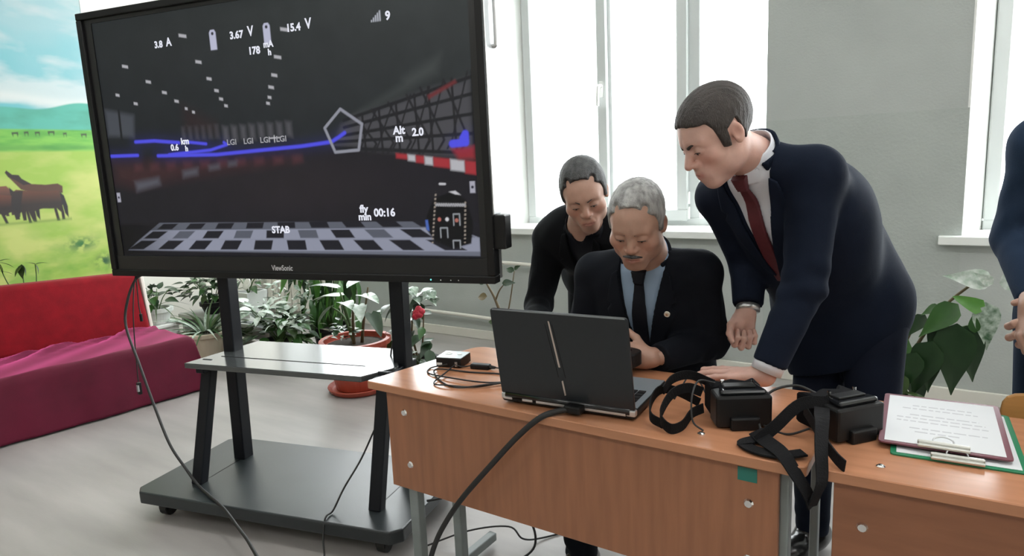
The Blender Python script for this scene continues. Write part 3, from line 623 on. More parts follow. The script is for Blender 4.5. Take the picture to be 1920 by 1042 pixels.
school_chair('plywood school chair under the seated grey-haired man in the dark suit', (-.90, 2.12, 0), R_(0), ochre)

# ------------------------------------------------------------------ cables of the display and on the floor
cable('long black power cable looping from the display down over the cart base to the floor', [(-3.03, 1.56, .93), (-3.09, 1.54, .90), (-3.103, 1.50, .817), (-3.093, 1.47, .702), (-2.939, 1.43, .549), (-2.802, 1.40, .395), (-2.664, 1.37, .268), (-2.56, 1.365, .19), (-2.475, 1.362, .136), (-2.36, 1.34, .128), (-2.226, 1.31, .127), (-2.071, 1.26, .124), (-1.92, 1.205, .13), (-1.74, 1.13, .11), (-1.55, 1.02, .02), (-1.4, .9, .006)], .0058)
hc = cable('thin black cable hanging from the display with a silver plug end', [(-3.08, 1.56, .95), (-3.086, 1.53, .89), (-3.082, 1.50, .72), (-3.11, 1.50, .494), (-3.115, 1.50, .43)], .0026)
MB().box((-3.124, 1.492, .368), (-3.106, 1.508, .425)).build('plug', M['black_plastic'], hc, bevel=.003, world=True)
MB().box((-3.113, 1.486, .385), (-3.102, 1.494, .415)).build('plug_tip', M['silver'], hc, world=True)
h2 = cable('short black lead with a small plug dangling behind the lower left display corner', [(-3.15, 1.58, .95), (-3.166, 1.58, .885), (-3.177, 1.58, .77), (-3.172, 1.58, .72)], .0024)
MB().tube([(-3.172, 1.58, .725), (-3.171, 1.58, .69)], .007, 8).build('plug', M['black_plastic'], h2, world=True)
cable('thin black cable hanging down the right upright of the cart to the floor', [(-1.83, 1.98, .93), (-1.896, 1.95, .733), (-1.89, 1.90, .63), (-1.86, 1.85, .56), (-1.80, 1.76, .46), (-1.797, 1.68, .376), (-1.815, 1.62, .282), (-1.838, 1.55, .196), (-1.848, 1.50, .130), (-1.838, 1.455, .126), (-1.81, 1.415, .08), (-1.758, 1.37, .035), (-1.70, 1.3, .006), (-1.6, 1.15, .006)], .0034)
cable('black cable looped on the floor under the desk beside its steel leg', [(-1.50, 1.62, .20), (-1.33, 1.74, .22), (-1.22, 1.82, .12), (-1.18, 1.80, .03), (-1.22, 1.70, .006), (-1.32, 1.60, .006), (-1.5, 1.5, .006)], .0042)
cable('thin dark cable lying on the floor under the desk across the looped one', [(-1.55, 1.62, .006), (-1.42, 1.74, .05), (-1.30, 1.82, .06), (-1.24, 1.82, .03), (-1.20, 1.90, .006), (-1.10, 2.05, .006)], .0032)
# ------------------------------------------------------------------ people: implicit surfaces turned into meshes
f32 = np.float32
def V3(*a): return np.array(a, f32)
def rc(P, a, b, ra, rb):
    a = np.asarray(a, f32); b = np.asarray(b, f32); ba = b-a; pa = P-a
    t = np.clip(pa@ba/max(float(ba@ba), 1e-9), 0, 1); d = pa-t[:, None]*ba
    return np.sqrt((d*d).sum(1))-(ra+(rb-ra)*t)
def ell(P, c, r, Rm=None):
    q = P-np.asarray(c, f32)
    if Rm is not None: q = q@Rm
    r = np.asarray(r, f32); k0 = np.sqrt(((q/r)**2).sum(1)); k1 = np.sqrt(((q/(r*r))**2).sum(1))+1e-9
    return k0*(k0-1)/k1
def smin(a, b, k):
    h = np.clip(.5+.5*(b-a)/k, 0, 1); return b*(1-h)+a*h-k*h*(1-h)
def smax(a, b, k): return -smin(-a, -b, k)
def smin_all(ds, k):
    d = ds[0]
    for e in ds[1:]: d = smin(d, e, k)
    return d
def sdf_mesh(name, f, lo, hi, h, s=4):
    lo = np.asarray(lo, f32); hi = np.asarray(hi, f32)
    nb = np.maximum(1, np.ceil((hi-lo)/(h*s)).astype(int)+1); n = nb*s
    ax = [lo[i]+(np.arange(nb[i])*s+(s-1)/2)*h for i in range(3)]
    G = np.stack(np.meshgrid(*ax, indexing='ij'), -1).reshape(-1, 3).astype(f32)
    dc = f(G).reshape(nb)
    D = np.repeat(np.repeat(np.repeat(dc, s, 0), s, 1), s, 2).astype(f32)
    near = np.argwhere(np.abs(dc) < s*h*1.35+h)
    off = np.stack(np.meshgrid(*[np.arange(s)]*3, indexing='ij'), -1).reshape(-1, 3)
    for c0 in range(0, len(near), 6000):
        nn = near[c0:c0+6000]; idx = (nn[:, None, :]*s+off[None]).reshape(-1, 3)
        D[idx[:, 0], idx[:, 1], idx[:, 2]] = f((lo+idx*h).astype(f32))
    D[0] = D[-1] = 1; D[:, 0] = D[:, -1] = 1; D[:, :, 0] = D[:, :, -1] = 1
    S = D < 0
    cs = [(0,0,0),(1,0,0),(0,1,0),(1,1,0),(0,0,1),(1,0,1),(0,1,1),(1,1,1)]
    sl = lambda o, A: A[o[0]:A.shape[0]-1+o[0], o[1]:A.shape[1]-1+o[1], o[2]:A.shape[2]-1+o[2]]
    cnt = sum(sl(o, S).astype(np.int8) for o in cs)
    cells = np.argwhere((cnt > 0) & (cnt < 8))
    if not len(cells): return mesh_of([(0,0,0),(0,0,.001),(0,.001,0)], [(0,1,2)])
    cd = np.stack([D[cells[:, 0]+o[0], cells[:, 1]+o[1], cells[:, 2]+o[2]] for o in cs], 1)
    acc = np.zeros((len(cells), 3), f32); num = np.zeros(len(cells), f32); co = np.array(cs, f32)
    for i, j in ((0,1),(2,3),(4,5),(6,7),(0,2),(1,3),(4,6),(5,7),(0,4),(1,5),(2,6),(3,7)):
        m = (cd[:, i] < 0) != (cd[:, j] < 0); t = cd[m, i]/(cd[m, i]-cd[m, j])
        acc[m] += co[i]+(co[j]-co[i])*t[:, None]; num[m] += 1
    P = lo+h*(cells+acc/num[:, None])
    id_ = np.full(cnt.shape, -1, np.int32); id_[cells[:, 0], cells[:, 1], cells[:, 2]] = np.arange(len(cells))
    Q = []
    for a in range(3):
        b, c = (a+1) % 3, (a+2) % 3
        A = np.moveaxis(S, (a, b, c), (0, 1, 2)); I = np.moveaxis(id_, (a, b, c), (0, 1, 2))
        e = np.argwhere(A[:-1, 1:-1, 1:-1] != A[1:, 1:-1, 1:-1])
        x, y, z = e[:, 0], e[:, 1]+1, e[:, 2]+1
        q = np.stack([I[x, y-1, z-1], I[x, y, z-1], I[x, y, z], I[x, y-1, z]], 1)
        q = q[(q >= 0).all(1)]; k = A[x, y, z][:len(q)] if len(q) == len(x) else None
        if k is None: continue
        q[~k] = q[~k][:, ::-1]; Q.append(q)
    return np_mesh(name, P, np.concatenate(Q))
def join_mesh(name, parts):
    P = []; Q = []; b = 0
    for me in parts:
        v = np.empty(len(me.vertices)*3, f32); me.vertices.foreach_get('co', v); P.append(v.reshape(-1, 3))
        q = np.empty(len(me.loops), np.int32); me.loops.foreach_get('vertex_index', q); Q.append(q.reshape(-1, 4)+b); b += len(me.vertices)
    return np_mesh(name, np.concatenate(P), np.concatenate(Q))
def coords(me):
    v = np.empty(len(me.vertices)*3, f32); me.vertices.foreach_get('co', v); return v.reshape(-1, 3)
def norm(v): v = np.asarray(v, f32); return v/np.linalg.norm(v)
def frame(fwd, up=(0, 0, 1), roll=0):
    """columns: the person's left, forward, up"""
    F = norm(fwd); L = norm(np.cross(np.asarray(up, f32), F)); U = np.cross(F, L)
    c, s = math.cos(roll), math.sin(roll); L2 = L*c+U*s; U2 = U*c-L*s
    return np.stack([L2, F, U2], 1).astype(f32)

# ---- head
def head_sdf(P, H):
    q = ((P-H['c'])@H['R'])/H['s']; d = head_local(q, H); return d*H['s']
def head_local(q, H):
    jw = H.get('jaw', 1.0); ck = H.get('cheek', 1.0); qa = q.copy(); qa[:, 0] = np.abs(q[:, 0])
    d = ell(q, (0, -.018, .040), (.075, .096, .084))
    d = smin(d, ell(q, (0, .018, .028), (.066, .075, .066)), .03)
    d = smin(d, ell(q, (0, .026, -.045), (.056*jw, .060, .074)), .03)
    d = smin(d, ell(qa, (.046*jw, .004, -.062), (.018, .032, .030)), .03)
    d = smin(d, ell(q, (0, .066, -.102), (.027*jw, .020, .018)), .028)
    d = smin(d, ell(qa, (.042*ck, .054, -.024), (.020*ck, .019, .018)), .030)
    d = smin(d, rc(qa, (.012, .0835, .021), (.044, .068, .019), .0085, .008), .022)
    d = smax(d, -ell(qa, (.031, .098, .003), (.018, .0155, .011)), .014)            # eye sockets
    d = smin(d, ell(qa, (.031, .0755, -.001), (.0160, .0135, .0125)), .006); sl_ = H.get('slit', .0020)
    d = np.maximum(d, -rc(qa, (.0215, .0905, -.0050), (.0405, .0860, -.0046), sl_, sl_*.8))           # eyeball under the lids
    nl = H.get('nose', 1.0)
    d = smin(d, rc(q, (0, .0835, .014), (0, .103*nl, -.030), .0085, .0115), .012)
    d = smin(d, ell(qa, (.0130, .0935, -.034), (.0090, .0115, .0080)), .007)
    d = smax(d, -ell(qa, (.0062, .100, -.043), (.004, .006, .004)), .003)
    d = smin(d, ell(q, (0, .076, -.066), (.030, .021, .024)), .022)                    # mouth mound
    d = smin(d, rc(qa, (.0, .0955, -.0610), (.021, .0835, -.0655), .0048, .0028), .006)
    d = smin(d, rc(qa, (.0, .0935, -.0728), (.018, .0840, -.0700), .0055, .0032), .006)
    d = smax(d, -rc(qa, (0, .1000, -.0668), (.0235, .0860, -.0672), .0016, .0012), .003)
    d = smax(d, -rc(qa, (.020, .098, -.040), (.031, .088, -.062), .003, .002), .008) if H.get('old') else d
    # ears
    e = qa-np.array([.076, -.012, -.002], f32); ca, sa = math.cos(.42), math.sin(.42)
    ex = e[:, 0]*ca+e[:, 1]*sa; ey = -e[:, 0]*sa+e[:, 1]*ca; E = np.stack([ex, ey, e[:, 2]], 1)
    E = E/.86; ear = ell(E, (.000, -.004, .002), (.0062, .0185, .0290)); ear = smin(ear, ell(E, (-.001, .000, -.022), (.006, .011, .013)), .010)
    ear = smax(ear, -ell(E, (.0065, .000, .002), (.004, .011, .018)), .004)*.86
    d = smin(d, ear, .006)
    return d
def make_head(H, neck_to, neck_r, h):
    """head and neck as one surface; neck_to: world base of the neck"""
    top = H['c']+H['R']@np.array([0, -.022, -.045], f32)*H['s']; jaw = H['c']+H['R']@np.array([0, .022, -.075], f32)*H['s']
    def f(P):
        d = head_sdf(P, H); n = rc(P, top, neck_to, neck_r*.93, neck_r*1.08)
        return smin(d, n, .018)
    pts = np.stack([H['c'], np.asarray(neck_to, f32)]); r = .155*H['s']
    return sdf_mesh('head', f, pts.min(0)-r, pts.max(0)+r*np.array([1, 1, 1.0]), h)
def hair_mesh(H, h=.0032):
    thick = H.get('hair_t', .009); prof = H['hair']      # side view outline (forward, up)
    def f(P):
        q = ((P-H['c'])@H['R'])/H['s']; qa = np.abs(q[:, 0])
        base = smin(ell(q, (0, -.018, .040), (.075, .096, .084)), ell(q, (0, .018, .028), (.066, .075, .066)), .03)
        base = smin(base, ell(np.stack([qa, q[:, 1], q[:, 2]], 1), (.050, .0, -.02), (.022, .035, .05)), .03)
        lump = .0007*np.sin(q[:, 0]*340+q[:, 1]*60)*np.sin(q[:, 1]*90-q[:, 2]*40)+.0006*np.sin(q[:, 0]*700+q[:, 2]*120+q[:, 1]*150)
        top = np.clip((q[:, 2]-.03)/.08, 0, 1)
        d = base-thick*(.45+.55*top)-lump
        reg = sd_poly(q[:, 1], q[:, 2], prof)
        for c, r in H.get('recede', ()):
            reg = np.maximum(reg, -ell(np.stack([qa, q[:, 1], q[:, 2]], 1), c, r))
        edge = .0012*np.sin(q[:, 0]*310)*np.sin(q[:, 0]*97+2)
        d = smax(d, reg+edge, .006)
        ce = np.stack([qa, q[:, 1], q[:, 2]], 1)
        d = np.maximum(d, -ell(ce, (.080, -.014, -.002), (.022, .016, .024)))   # clear of the ears
        return d*H['s']
    return sdf_mesh('hair', f, H['c']-.17*H['s'], H['c']+.17*H['s'], h)
def head_world(H, p): return H['c']+H['R']@(np.asarray(p, f32)*H['s'])
def face_details(root, H, brow_m, brow_t=.0035, lash=True):
    for sx in (-1, 1):
        yb = H.get('browy', 0)
        b = MB(); pts = [head_world(H, (sx*.0125, .0945, .0165+yb)), head_world(H, (sx*.029, .0885, .0225+yb)), head_world(H, (sx*.047, .0735, .0200+yb))]
        b.tube(spline(pts, 6), [brow_t*H['s']*(1.15-.06*i) for i in range(13)], 6); b.build('eyebrow', brow_m, root, smooth=True, world=True)
        zz = -.0050+H.get('slit', .0020)
        pts = [head_world(H, (sx*.0195, .0885, -.0055)), head_world(H, (sx*.031, .0900, zz+.0004)), head_world(H, (sx*.0430, .0845, -.0050))]
        MB().tube(spline(pts, 6), .0011*H['s'], 6).build('eyelashes', brow_m, root, smooth=True, world=True)
        e = MB(); cc = head_world(H, (sx*.031, .0762, -.0025)); e.ball(tuple(cc), .0115*H['s'], 14, 10)
        eo = e.build('eye', M['eye_white'], root, smooth=True, world=True)
        ic = head_world(H, (sx*.031, .0762+.0082, -.0062)); MB().ball(tuple(ic), .0045*H['s'], 10, 8).build('iris', M['iris'], eo, smooth=True, world=True)
# ---- hand
def hand_sdf(P, Hd):
    """wrist w, frame R columns: thumb side, fingers' direction, back of the hand"""
    q = ((P-Hd['w'])@Hd['R'])/Hd['s']
    if Hd.get('mirror'): q[:, 0] *= -1
    mcp = [(.030, .088, .004), (.010, .094, .007), (-.010, .090, .005), (-.028, .080, .0)]
    d = rc(q, (0, -.004, 0), (0, .014, 0), .026, .027)
    for x, y, z in mcp: d = smin(d, rc(q, (x*.55, .012, 0), (x, y-.006, z-.003), .0155, .0120), .014)
    d = smin(d, ell(q, (.022, .040, -.008), (.018, .032, .016)), .014)
    L = [(.044, .026, .022), (.049, .030, .024), (.045, .028, .023), (.035, .021, .020)]
    for i, (m, l) in enumerate(zip(mcp, L)):
        p = np.array(m, f32); a = 0; sp = Hd.get('spread', .05)*(1.5-i)
        for j in range(3):
            a += Hd['curl'][i][j]; dr = np.array([math.sin(sp)*math.cos(a), math.cos(a)*math.cos(sp), -math.sin(a)], f32)
            r0, r1 = ((.0098, .0090), (.0090, .0082), (.0082, .0066))[j]; k = .85 if i == 3 else 1
            e = p+dr*l[j]; seg = rc(q, p, e, r0*k, r1*k); f = seg if j == 0 else smin(f, seg, .004); p = e
        d = smin(d, f, .005)
    t = Hd['thumb']; p = np.array((.026, .022, -.006), f32)
    for j, (dr, l, r0, r1) in enumerate(((t[0], .038, .0145, .0115), (t[1], .032, .0112, .0098), (t[2], .027, .0098, .0074))):
        e = p+norm(dr)*l; seg = rc(q, p, e, r0, r1); f = seg if j == 0 else smin(f, seg, .005); p = e
    d = smin(d, f, .008)
    return d*Hd['s']
def make_hand(Hd, arm_from, arm_r, h=.0026):
    def f(P): return smin(hand_sdf(P, Hd), rc(P, arm_from, Hd['w'], arm_r, .026*Hd['s']), .012)
    c = Hd['w']+Hd['R'][:, 1]*.07; pts = np.stack([c-.115, c+.115, np.asarray(arm_from, f32)-arm_r-.01, np.asarray(arm_from, f32)+arm_r+.01])
    return sdf_mesh('hand', f, pts.min(0), pts.max(0), h)
RELAX = [(.35, .45, .3)]*4; FIST = [(1.25, 1.45, .9)]*4; FLAT = [(.02, .05, .03)]*4

# ---- clothed body
def body_fns(J, b=1.0):
    """signed distance of torso and limbs from the joints; T: torso frame"""
    ch, wa, pe, ne = (V3(*J[k]) for k in ('chest', 'waist', 'pelvis', 'neck'))
    up = norm(ne-pe); L = V3(*J['shL'])-V3(*J['shR']); L = norm(L-up*(L@up)); F = np.cross(L, up); T = np.stack([L, F, up], 1).astype(f32)
    F = T[:, 1]
    upc = norm(ne-ch); Lc = norm(L-upc*(L@upc)); Tc = np.stack([Lc, np.cross(Lc, upc), upc], 1).astype(f32)
    upp = norm(wa-pe+up*.02); Lp = norm(L-upp*(L@upp)); Tp = np.stack([Lp, np.cross(Lp, upp), upp], 1).astype(f32)
    bw = J.get('belly', 1.0)
    def torso(P, o=0.0):
        d = ell(P, ch, (.165*b+o, .112*b+o, .175+o), Tc)
        d = smin(d, ell(P, wa+F*.012*bw, (.150*b*bw+o, .112*b*bw+o, .155+o), T), J.get('k', .07))
        d = smin(d, ell(P, pe, (.168*b+o, .118*b+o, .135+o), Tp), .07)
        if 'back' in J: d = smin(d, ell(P, J['back'], (.120+o, .120+o, .150+o), T), .12)
        for s in ('shL', 'shR'):
            sh = V3(*J[s]); d = smin(d, rc(P, ne-up*.035, sh, .050+o*.8, .060+o*.8), .05)
        return d
    return torso, T, Tc, Tp
def folds(P, a, b, at, amp=.005, n=9, wid=.16, seed=0):
    """cloth creases gathered round the point at (0..1) of a limb"""
    a = V3(*a); b = V3(*b); ba = b-a; l = float(np.linalg.norm(ba)); u = ba/l; t = (P-a)@u/l
    x = norm(np.cross(u, V3(.3, .5, .8))); y = np.cross(u, x); th = np.arctan2((P-a)@y, (P-a)@x)
    w = np.exp(-((t-at)/wid)**2)
    ph = n*6.28*t*l/.34
    return amp*w*(.6*np.sin(ph+2.6*np.sin(th+seed)+seed)+.5*np.sin(ph*.57-2.1*np.sin(th*2+seed*2)+1.3*seed))*(.55+.45*np.sin(th*1.5+seed*1.7))
def drape(P, amp=.003, k=14, seed=0):
    a = np.sin(P[:, 0]*k+1.7*np.sin(P[:, 2]*k*.6+seed)+P[:, 2]*k*.4)+np.sin(P[:, 1]*k*1.2+P[:, 2]*k*.5+seed*2)
    b = np.sin(P[:, 0]*k*2.6-P[:, 2]*k*1.9+2.2*np.sin(P[:, 1]*k*.9+P[:, 2]*k*.7)+seed)
    return amp*(.5*a+.28*b*np.sin(P[:, 1]*k*.7+P[:, 0]*k*.5+seed))
def suit(root, J, m, b=1.0, hem=.16, vz=(.02, .33), vw=.062, lap=True, h=.006, cuff=.0, hem_tilt=0, sl=(.066, .054, .043), flare=.0, extra=None, vent=None, hemz=None):
    torso, T, Tc, Tp = body_fns(J, b); ch, pe, ne = V3(*J['chest']), V3(*J['pelvis']), V3(*J['neck'])
    L, F, U = T[:, 0], T[:, 1], T[:, 2]
    arms = {}
    for s in 'LR':
        sh, el, wr = (V3(*J[k+s]) for k in ('sh', 'el', 'wr'))
        arms[s] = (sh, el, wr)
    def sleeves(P, o=0):
        ds = []
        for s in 'LR':
            sh, el, wr = arms[s]
            d = smin(rc(P, sh, el, sl[0]+o, sl[1]+o), rc(P, el, wr, sl[1]+o, sl[2]+o), .018)
            d = d+folds(P, sh, el, .95, .0045, 5, .22, 1.)+folds(P, el, wr, .14, .0045, 6, .3, 2.)+folds(P, sh, el, .25, .003, 3, .3, 3.)
            ds.append(np.maximum(d, (P-wr)@norm(wr-el)-cuff))
        return ds
    def skirt(P):
        if 'skirt' in J:
            fh = norm(np.array([F[0], F[1], 0])); lh = norm(np.array([L[0], L[1], 0])); return ell(P, J['skirt'], (.172*b+flare, .132*b+flare, .34), np.stack([lh, fh, np.array([0, 0, 1])], 1).astype(f32))
        c = pe-U*.03+F*.005
        return ell(P, c, (.182*b+flare, .135*b+flare, .26), Tp)
    zlo = -hem
    def shell(P, o):
        d = torso(P, .014+o); d = smin(d, skirt(P)-o, J.get('k', .05))
        return d+drape(P, .005, 17, b*3)
    def f(P):
        q = (P-pe)@T
        d = shell(P, 0)
        d = np.maximum(d, hemz-P[:, 2]+hem_tilt*(P[:, 0]-pe[0]) if hemz else -((P-pe)@Tp[:, 2])-hem-hem_tilt*((P-pe)@Tp[:, 1]))       # hem
        d = smax(d, (P-ne)@norm(U+.15*F)-.022, .012)                                   # top edge at the neck
        # V opening at the front
        z0 = (ch-pe)@U+vz[0]-.12; z1 = z0+vz[1]
        w = np.clip((q[:, 2]-z0)/(z1-z0), 0, 1.3)*vw
        v = np.maximum(np.abs(q[:, 0])-w, z0-q[:, 2]); v = np.maximum(v, -q[:, 1]+.0)
        d = np.maximum(d, -v)
        # the opening below the button
        z2 = z0-.03; w2 = np.clip((z2-q[:, 2])/.3, 0, 1)*.035
        v2 = np.maximum(np.abs(q[:, 0]-.0)-w2, q[:, 2]-z2); v2 = np.maximum(v2, -q[:, 1]); d = d if 'skirt' in J else np.maximum(d, -v2)
        if vent is not None: d = np.maximum(d, -vent(q))
        for s in sleeves(P): d = smin(d, s, .022)
        nf = norm(V3(*J.get('neckdir', tuple(U+.35*F)))); n = rc(P, ne-nf*.10, ne+nf*.12, .068, .066); d = np.maximum(d, -n)
        return d
    allp = np.stack([V3(*J[k]) for k in ('chest', 'pelvis', 'neck', 'shL', 'shR', 'elL', 'elR', 'wrL', 'wrR')])
    lo = allp.min(0)-.24; hi = allp.max(0)+.24
    j = link('jacket', sdf_mesh('jacket', f, lo, hi, h), m, root, world=True, smooth=True)
    z0 = (ch-pe)@U+vz[0]-.12; z1 = z0+vz[1]
    if lap:
        for sx in (-1, 1):
            poly = [(sx*.004, z0), (sx*vw*1.02, z1), (sx*(vw*1.02+.012), z1+.05), (sx*(vw+.034), z1+.035), (sx*(vw+.050), z1-.045), (sx*(vw+.034), z1-.052), (sx*(vw+.052), z1-.075), (sx*.030, z0+.02)]
            def fl(P, poly=poly):
                q = (P-pe)@T; sd = shell(P, 0); sd = smin(sd, rc(P, ne-U*.06, ne+U*.05, .064, .060), .02)
                d = np.abs(sd-.0055)-.0035
                return np.maximum(smax(d, sd_poly(q[:, 0], q[:, 2], poly), .003), -q[:, 1]-.01)
            c = ch+F*.08; link('lapel', sdf_mesh('lapel', fl, c-.30, c+.30, .004), m, root, world=True, smooth=True)
        # collar round the back of the neck
        def fc(P):
            nf = norm(V3(*J.get('neckdir', tuple(U+.35*F)))); q = (P-ne)@T; r = rc(P, ne-nf*.06, ne+nf*.10, .079, .069); d = np.abs(r)-.0045
            hh = (P-ne)@nf; d = np.maximum(d, hh-.012-np.clip(-q[:, 1], 0, .06)*.45); d = np.maximum(d, -hh-.045); return smax(d, q[:, 1]-.045, .006)
        link('collar', sdf_mesh('collar', fc, ne-.16, ne+.16, .0035), m, root, world=True, smooth=True)
    return torso, T, z0, z1, shell
def shirt_and_tie(root, J, b, T, z0, z1, shirt_m, tie_m, tie=True, tw=.020, knot_drop=.03, h=.0032, off=.006, vw=.062):
    torso, _, _, _ = body_fns(J, b); pe, ne, ch = V3(*J['pelvis']), V3(*J['neck']), V3(*J['chest']); L, F, U = T[:, 0], T[:, 1], T[:, 2]
    nf = V3(*J.get('neckdir', tuple(U+.35*F))); nf = norm(nf)
    def body(P): return torso(P, off)
    def fs(P):
        q = (P-pe)@T
        d = smax(body(P), np.abs(q[:, 0])-vw*1.7, .004); d = np.maximum(d, z0-.10-q[:, 2]); d = smax(d, -q[:, 1]-.02, .004)
        d = smax(d, (P-ne)@nf-.02, .006)
        r = rc(P, ne-nf*.04, ne+nf*.075, .070, .0615); c = np.abs(r)-.0025
        c = smax(c, (P-ne)@nf-.034-np.clip(-((P-ne)@T[:, 1]), -.05, .05)*.18, .003); c = np.maximum(c, -((P-ne)@nf)-.035)
        qq = (P-ne)@T; notch = np.maximum(np.abs(qq[:, 0])-.004-np.clip(((P-ne)@nf)+.02, 0, .06)*.5, -qq[:, 1])
        c = smax(c, -notch, .003)
        return smin(d, c, .004)
    c = (ch+ne)/2
    link('shirt', sdf_mesh('shirt', fs, c-.27, c+.27, h), shirt_m, root, world=True, smooth=True)
    if tie:
        kz = (ne-pe)@U-knot_drop
        def ft(P):
            q = (P-pe)@T; sd = body(P); sd2 = smin(sd, rc(P, ne-nf*.03, ne+nf*.06, .066, .060), .02)
            w = tw*(.55+.45*np.clip((kz-q[:, 2])/.10, 0, 1))
            d = smax(np.abs(sd2-.006)-.005, np.abs(q[:, 0])-w, .003); d = np.maximum(np.maximum(d, q[:, 2]-kz), -q[:, 1]); d = np.maximum(d, z0-.12-q[:, 2])
            kn = np.abs(q[:, 2]-kz-.008)-.018; kk = np.maximum(np.abs(sd2-.008)-.009, np.abs(q[:, 0])-.016-.25*(q[:, 2]-kz)); kk = np.maximum(np.maximum(kk, kn), -q[:, 1])
            return smin(d, kk, .004)
        link('tie', sdf_mesh('tie', ft, c-.27, c+.27, .003), tie_m, root, world=True, smooth=True)
def cuffs(root, J, m, sides, ln=.02, r=.036):
    for s in sides:
        el, wr = V3(*J['el'+s]), V3(*J['wr'+s]); d = norm(wr-el)
        MB().tube([tuple(wr-d*.02), tuple(wr+d*ln)], [r, r*.97], 20).build('shirt_cuff', m, root, smooth=True, world=True)
def legs(root, J, m, b=1.0, h=.008, r=(.092, .066, .052), shoe_m=None, feet=True):
    torso, T, Tc, Tp = body_fns(J, b); pe = V3(*J['pelvis'])
    def f(P):
        d = ell(P, pe-Tp[:, 2]*.03, (.170*b, .122*b, .13), Tp)
        for s in 'LR':
            hp, kn, an = (V3(*J[k+s]) for k in ('hip', 'kn', 'an'))
            l = smin(rc(P, hp, kn, r[0], r[1]), rc(P, kn, an, r[1], r[2]), .03)
            l = l+folds(P, hp, kn, .95, .005, 5, .3, 1.)+folds(P, kn, an, .12, .005, 5, .3, 2)+folds(P, kn, an, .97, .006, 5, .16, 3)
            l = np.maximum(l, (P-an)@norm(an-kn)-.02); d = smin(d, l, .03)
        return np.maximum(d, (P-pe)@Tp[:, 2]-.07)
    allp = np.stack([V3(*J[k]) for k in ('pelvis', 'hipL', 'hipR', 'knL', 'knR', 'anL', 'anR')])
    link('trousers', sdf_mesh('trousers', f, allp.min(0)-.2, allp.max(0)+.2, h), m, root, world=True, smooth=True)
    if feet:
        for s in 'LR':
            an, to = V3(*J['an'+s]), V3(*J['to'+s]); d = norm((to-an)*np.array([1, 1, 0])); an0 = an.copy(); an0[2] = .055; to0 = to.copy(); to0[2] = .032
            def fs(P):
                x = smin_all([rc(P, an0-d*.035, an0+d*.02, .042, .040), rc(P, an0, to0-d*.05, .040, .040), rc(P, to0-d*.06, to0-d*.015, .042, .034), rc(P, an, an0, .040, .040)], .03)
                return np.maximum(np.maximum(x, -(P[:, 2]-.002)), P[:, 2]-.115)
            lo = np.minimum(an0, to0)-.1; hi = np.maximum(an0, to0)+.1; lo[2] = -.02; hi[2] = .16
            link('shoe', sdf_mesh('shoe', fs, lo, hi, .006), shoe_m, root, world=True, smooth=True)
def core(J, b, h=.016):
    """the body under the clothes"""
    torso, T, Tc, Tp = body_fns(J, b); 
    def f(P):
        d = torso(P, -.012)
        for s in 'LR':
            d = smin(d, smin(rc(P, J['sh'+s], J['el'+s], .046, .038), rc(P, J['el'+s], J['wr'+s], .036, .026), .01), .02)
            d = smin(d, smin(rc(P, J['hip'+s], J['kn'+s], .074, .048), rc(P, J['kn'+s], J['an'+s], .046, .034), .01), .02)
        return d
    allp = np.stack([V3(*v) for k, v in J.items() if isinstance(v, tuple) and len(v) == 3 and k != 'neckdir']); return sdf_mesh('core', f, allp.min(0)-.2, allp.max(0)+.2, h)
def skin_object(root, parts, m, H=None, stubble=0):
    me = join_mesh('body', parts); P = coords(me); C = np.ones((len(P), 4), f32)
    if H is not None:
        q = ((P-H['c'])@H['R'])/H['s']; qa = np.abs(q[:, 0])
        g = lambda x, y, z, r: np.exp(-((qa-x)**2+(q[:, 1]-y)**2+(q[:, 2]-z)**2)/r**2)
        lip = np.exp(-(np.clip(qa-.017, 0, 1)/.006)**2-((q[:, 2]+.0668)/.0085)**2)*(q[:, 1] > .082)
        C[:, :3] *= 1-lip[:, None]*np.array([.18, .42, .40], f32)
        red = g(.04, .075, -.03, .025)+g(0, .105, -.03, .014)+g(.078, -.012, 0, .02)*.8
        C[:, :3] *= 1-red[:, None]*np.array([.0, .16, .18], f32)
        if stubble:
            b = np.clip((-q[:, 2]-.045)/.03, 0, 1)*(q[:, 1] > -.01)*(q[:, 2] > -.125); C[:, :3] *= 1-b[:, None]*stubble*np.array([.30, .28, .22], f32)
    a = me.color_attributes.new('tint', 'FLOAT_COLOR', 'POINT'); a.data.foreach_set('color', C.ravel())
    return link('body', me, m, root, world=True, smooth=True)

M['eye_white'] = mat('eye white', (.55, .53, .50), .25); M['iris'] = mat('dark iris', (.015, .010, .008), .15)
def skin(name, col, r=.5):
    m = mat(name, col, r, noise=.08, nscale=26, attr='tint', bump=.06, bscale=220); b = m.node_tree.nodes['Principled BSDF']
    b.inputs['Subsurface Weight'].default_value = .12; b.inputs['Subsurface Radius'].default_value = (.012, .005, .003); b.inputs['Subsurface Scale'].default_value = .5; return m
def cloth(name, col, sheen=.025, rough=.85): return mat(name, col, rough, noise=.12, nscale=9, bump=.12, bscale=500, sheen=sheen, spec=.10, stint=(.6, .78, 1))
M['skin_light'] = skin('fair skin', (.56, .345, .285)); M['skin_tan'] = skin('tanned skin', (.43, .255, .19)); M['skin_mid'] = skin('warm skin', (.45, .27, .205))
M['hair_brown'] = mat('short dark brown hair', (.032, .025, .022), .6, noise=.3, nscale=55, nstretch=(1, 1, .3), bump=.55, bscale=420)
M['hair_black'] = mat('dark greying hair', (.035, .036, .038), .55, noise=.5, nscale=50, nstretch=(1, 1, .3), bump=.55, bscale=420, col2=(.085, .086, .088))
M['hair_grey'] = mat('short grey hair', (.22, .22, .215), .6, noise=.35, nscale=55, nstretch=(1, 1, .3), bump=.55, bscale=420, col2=(.46, .46, .45))
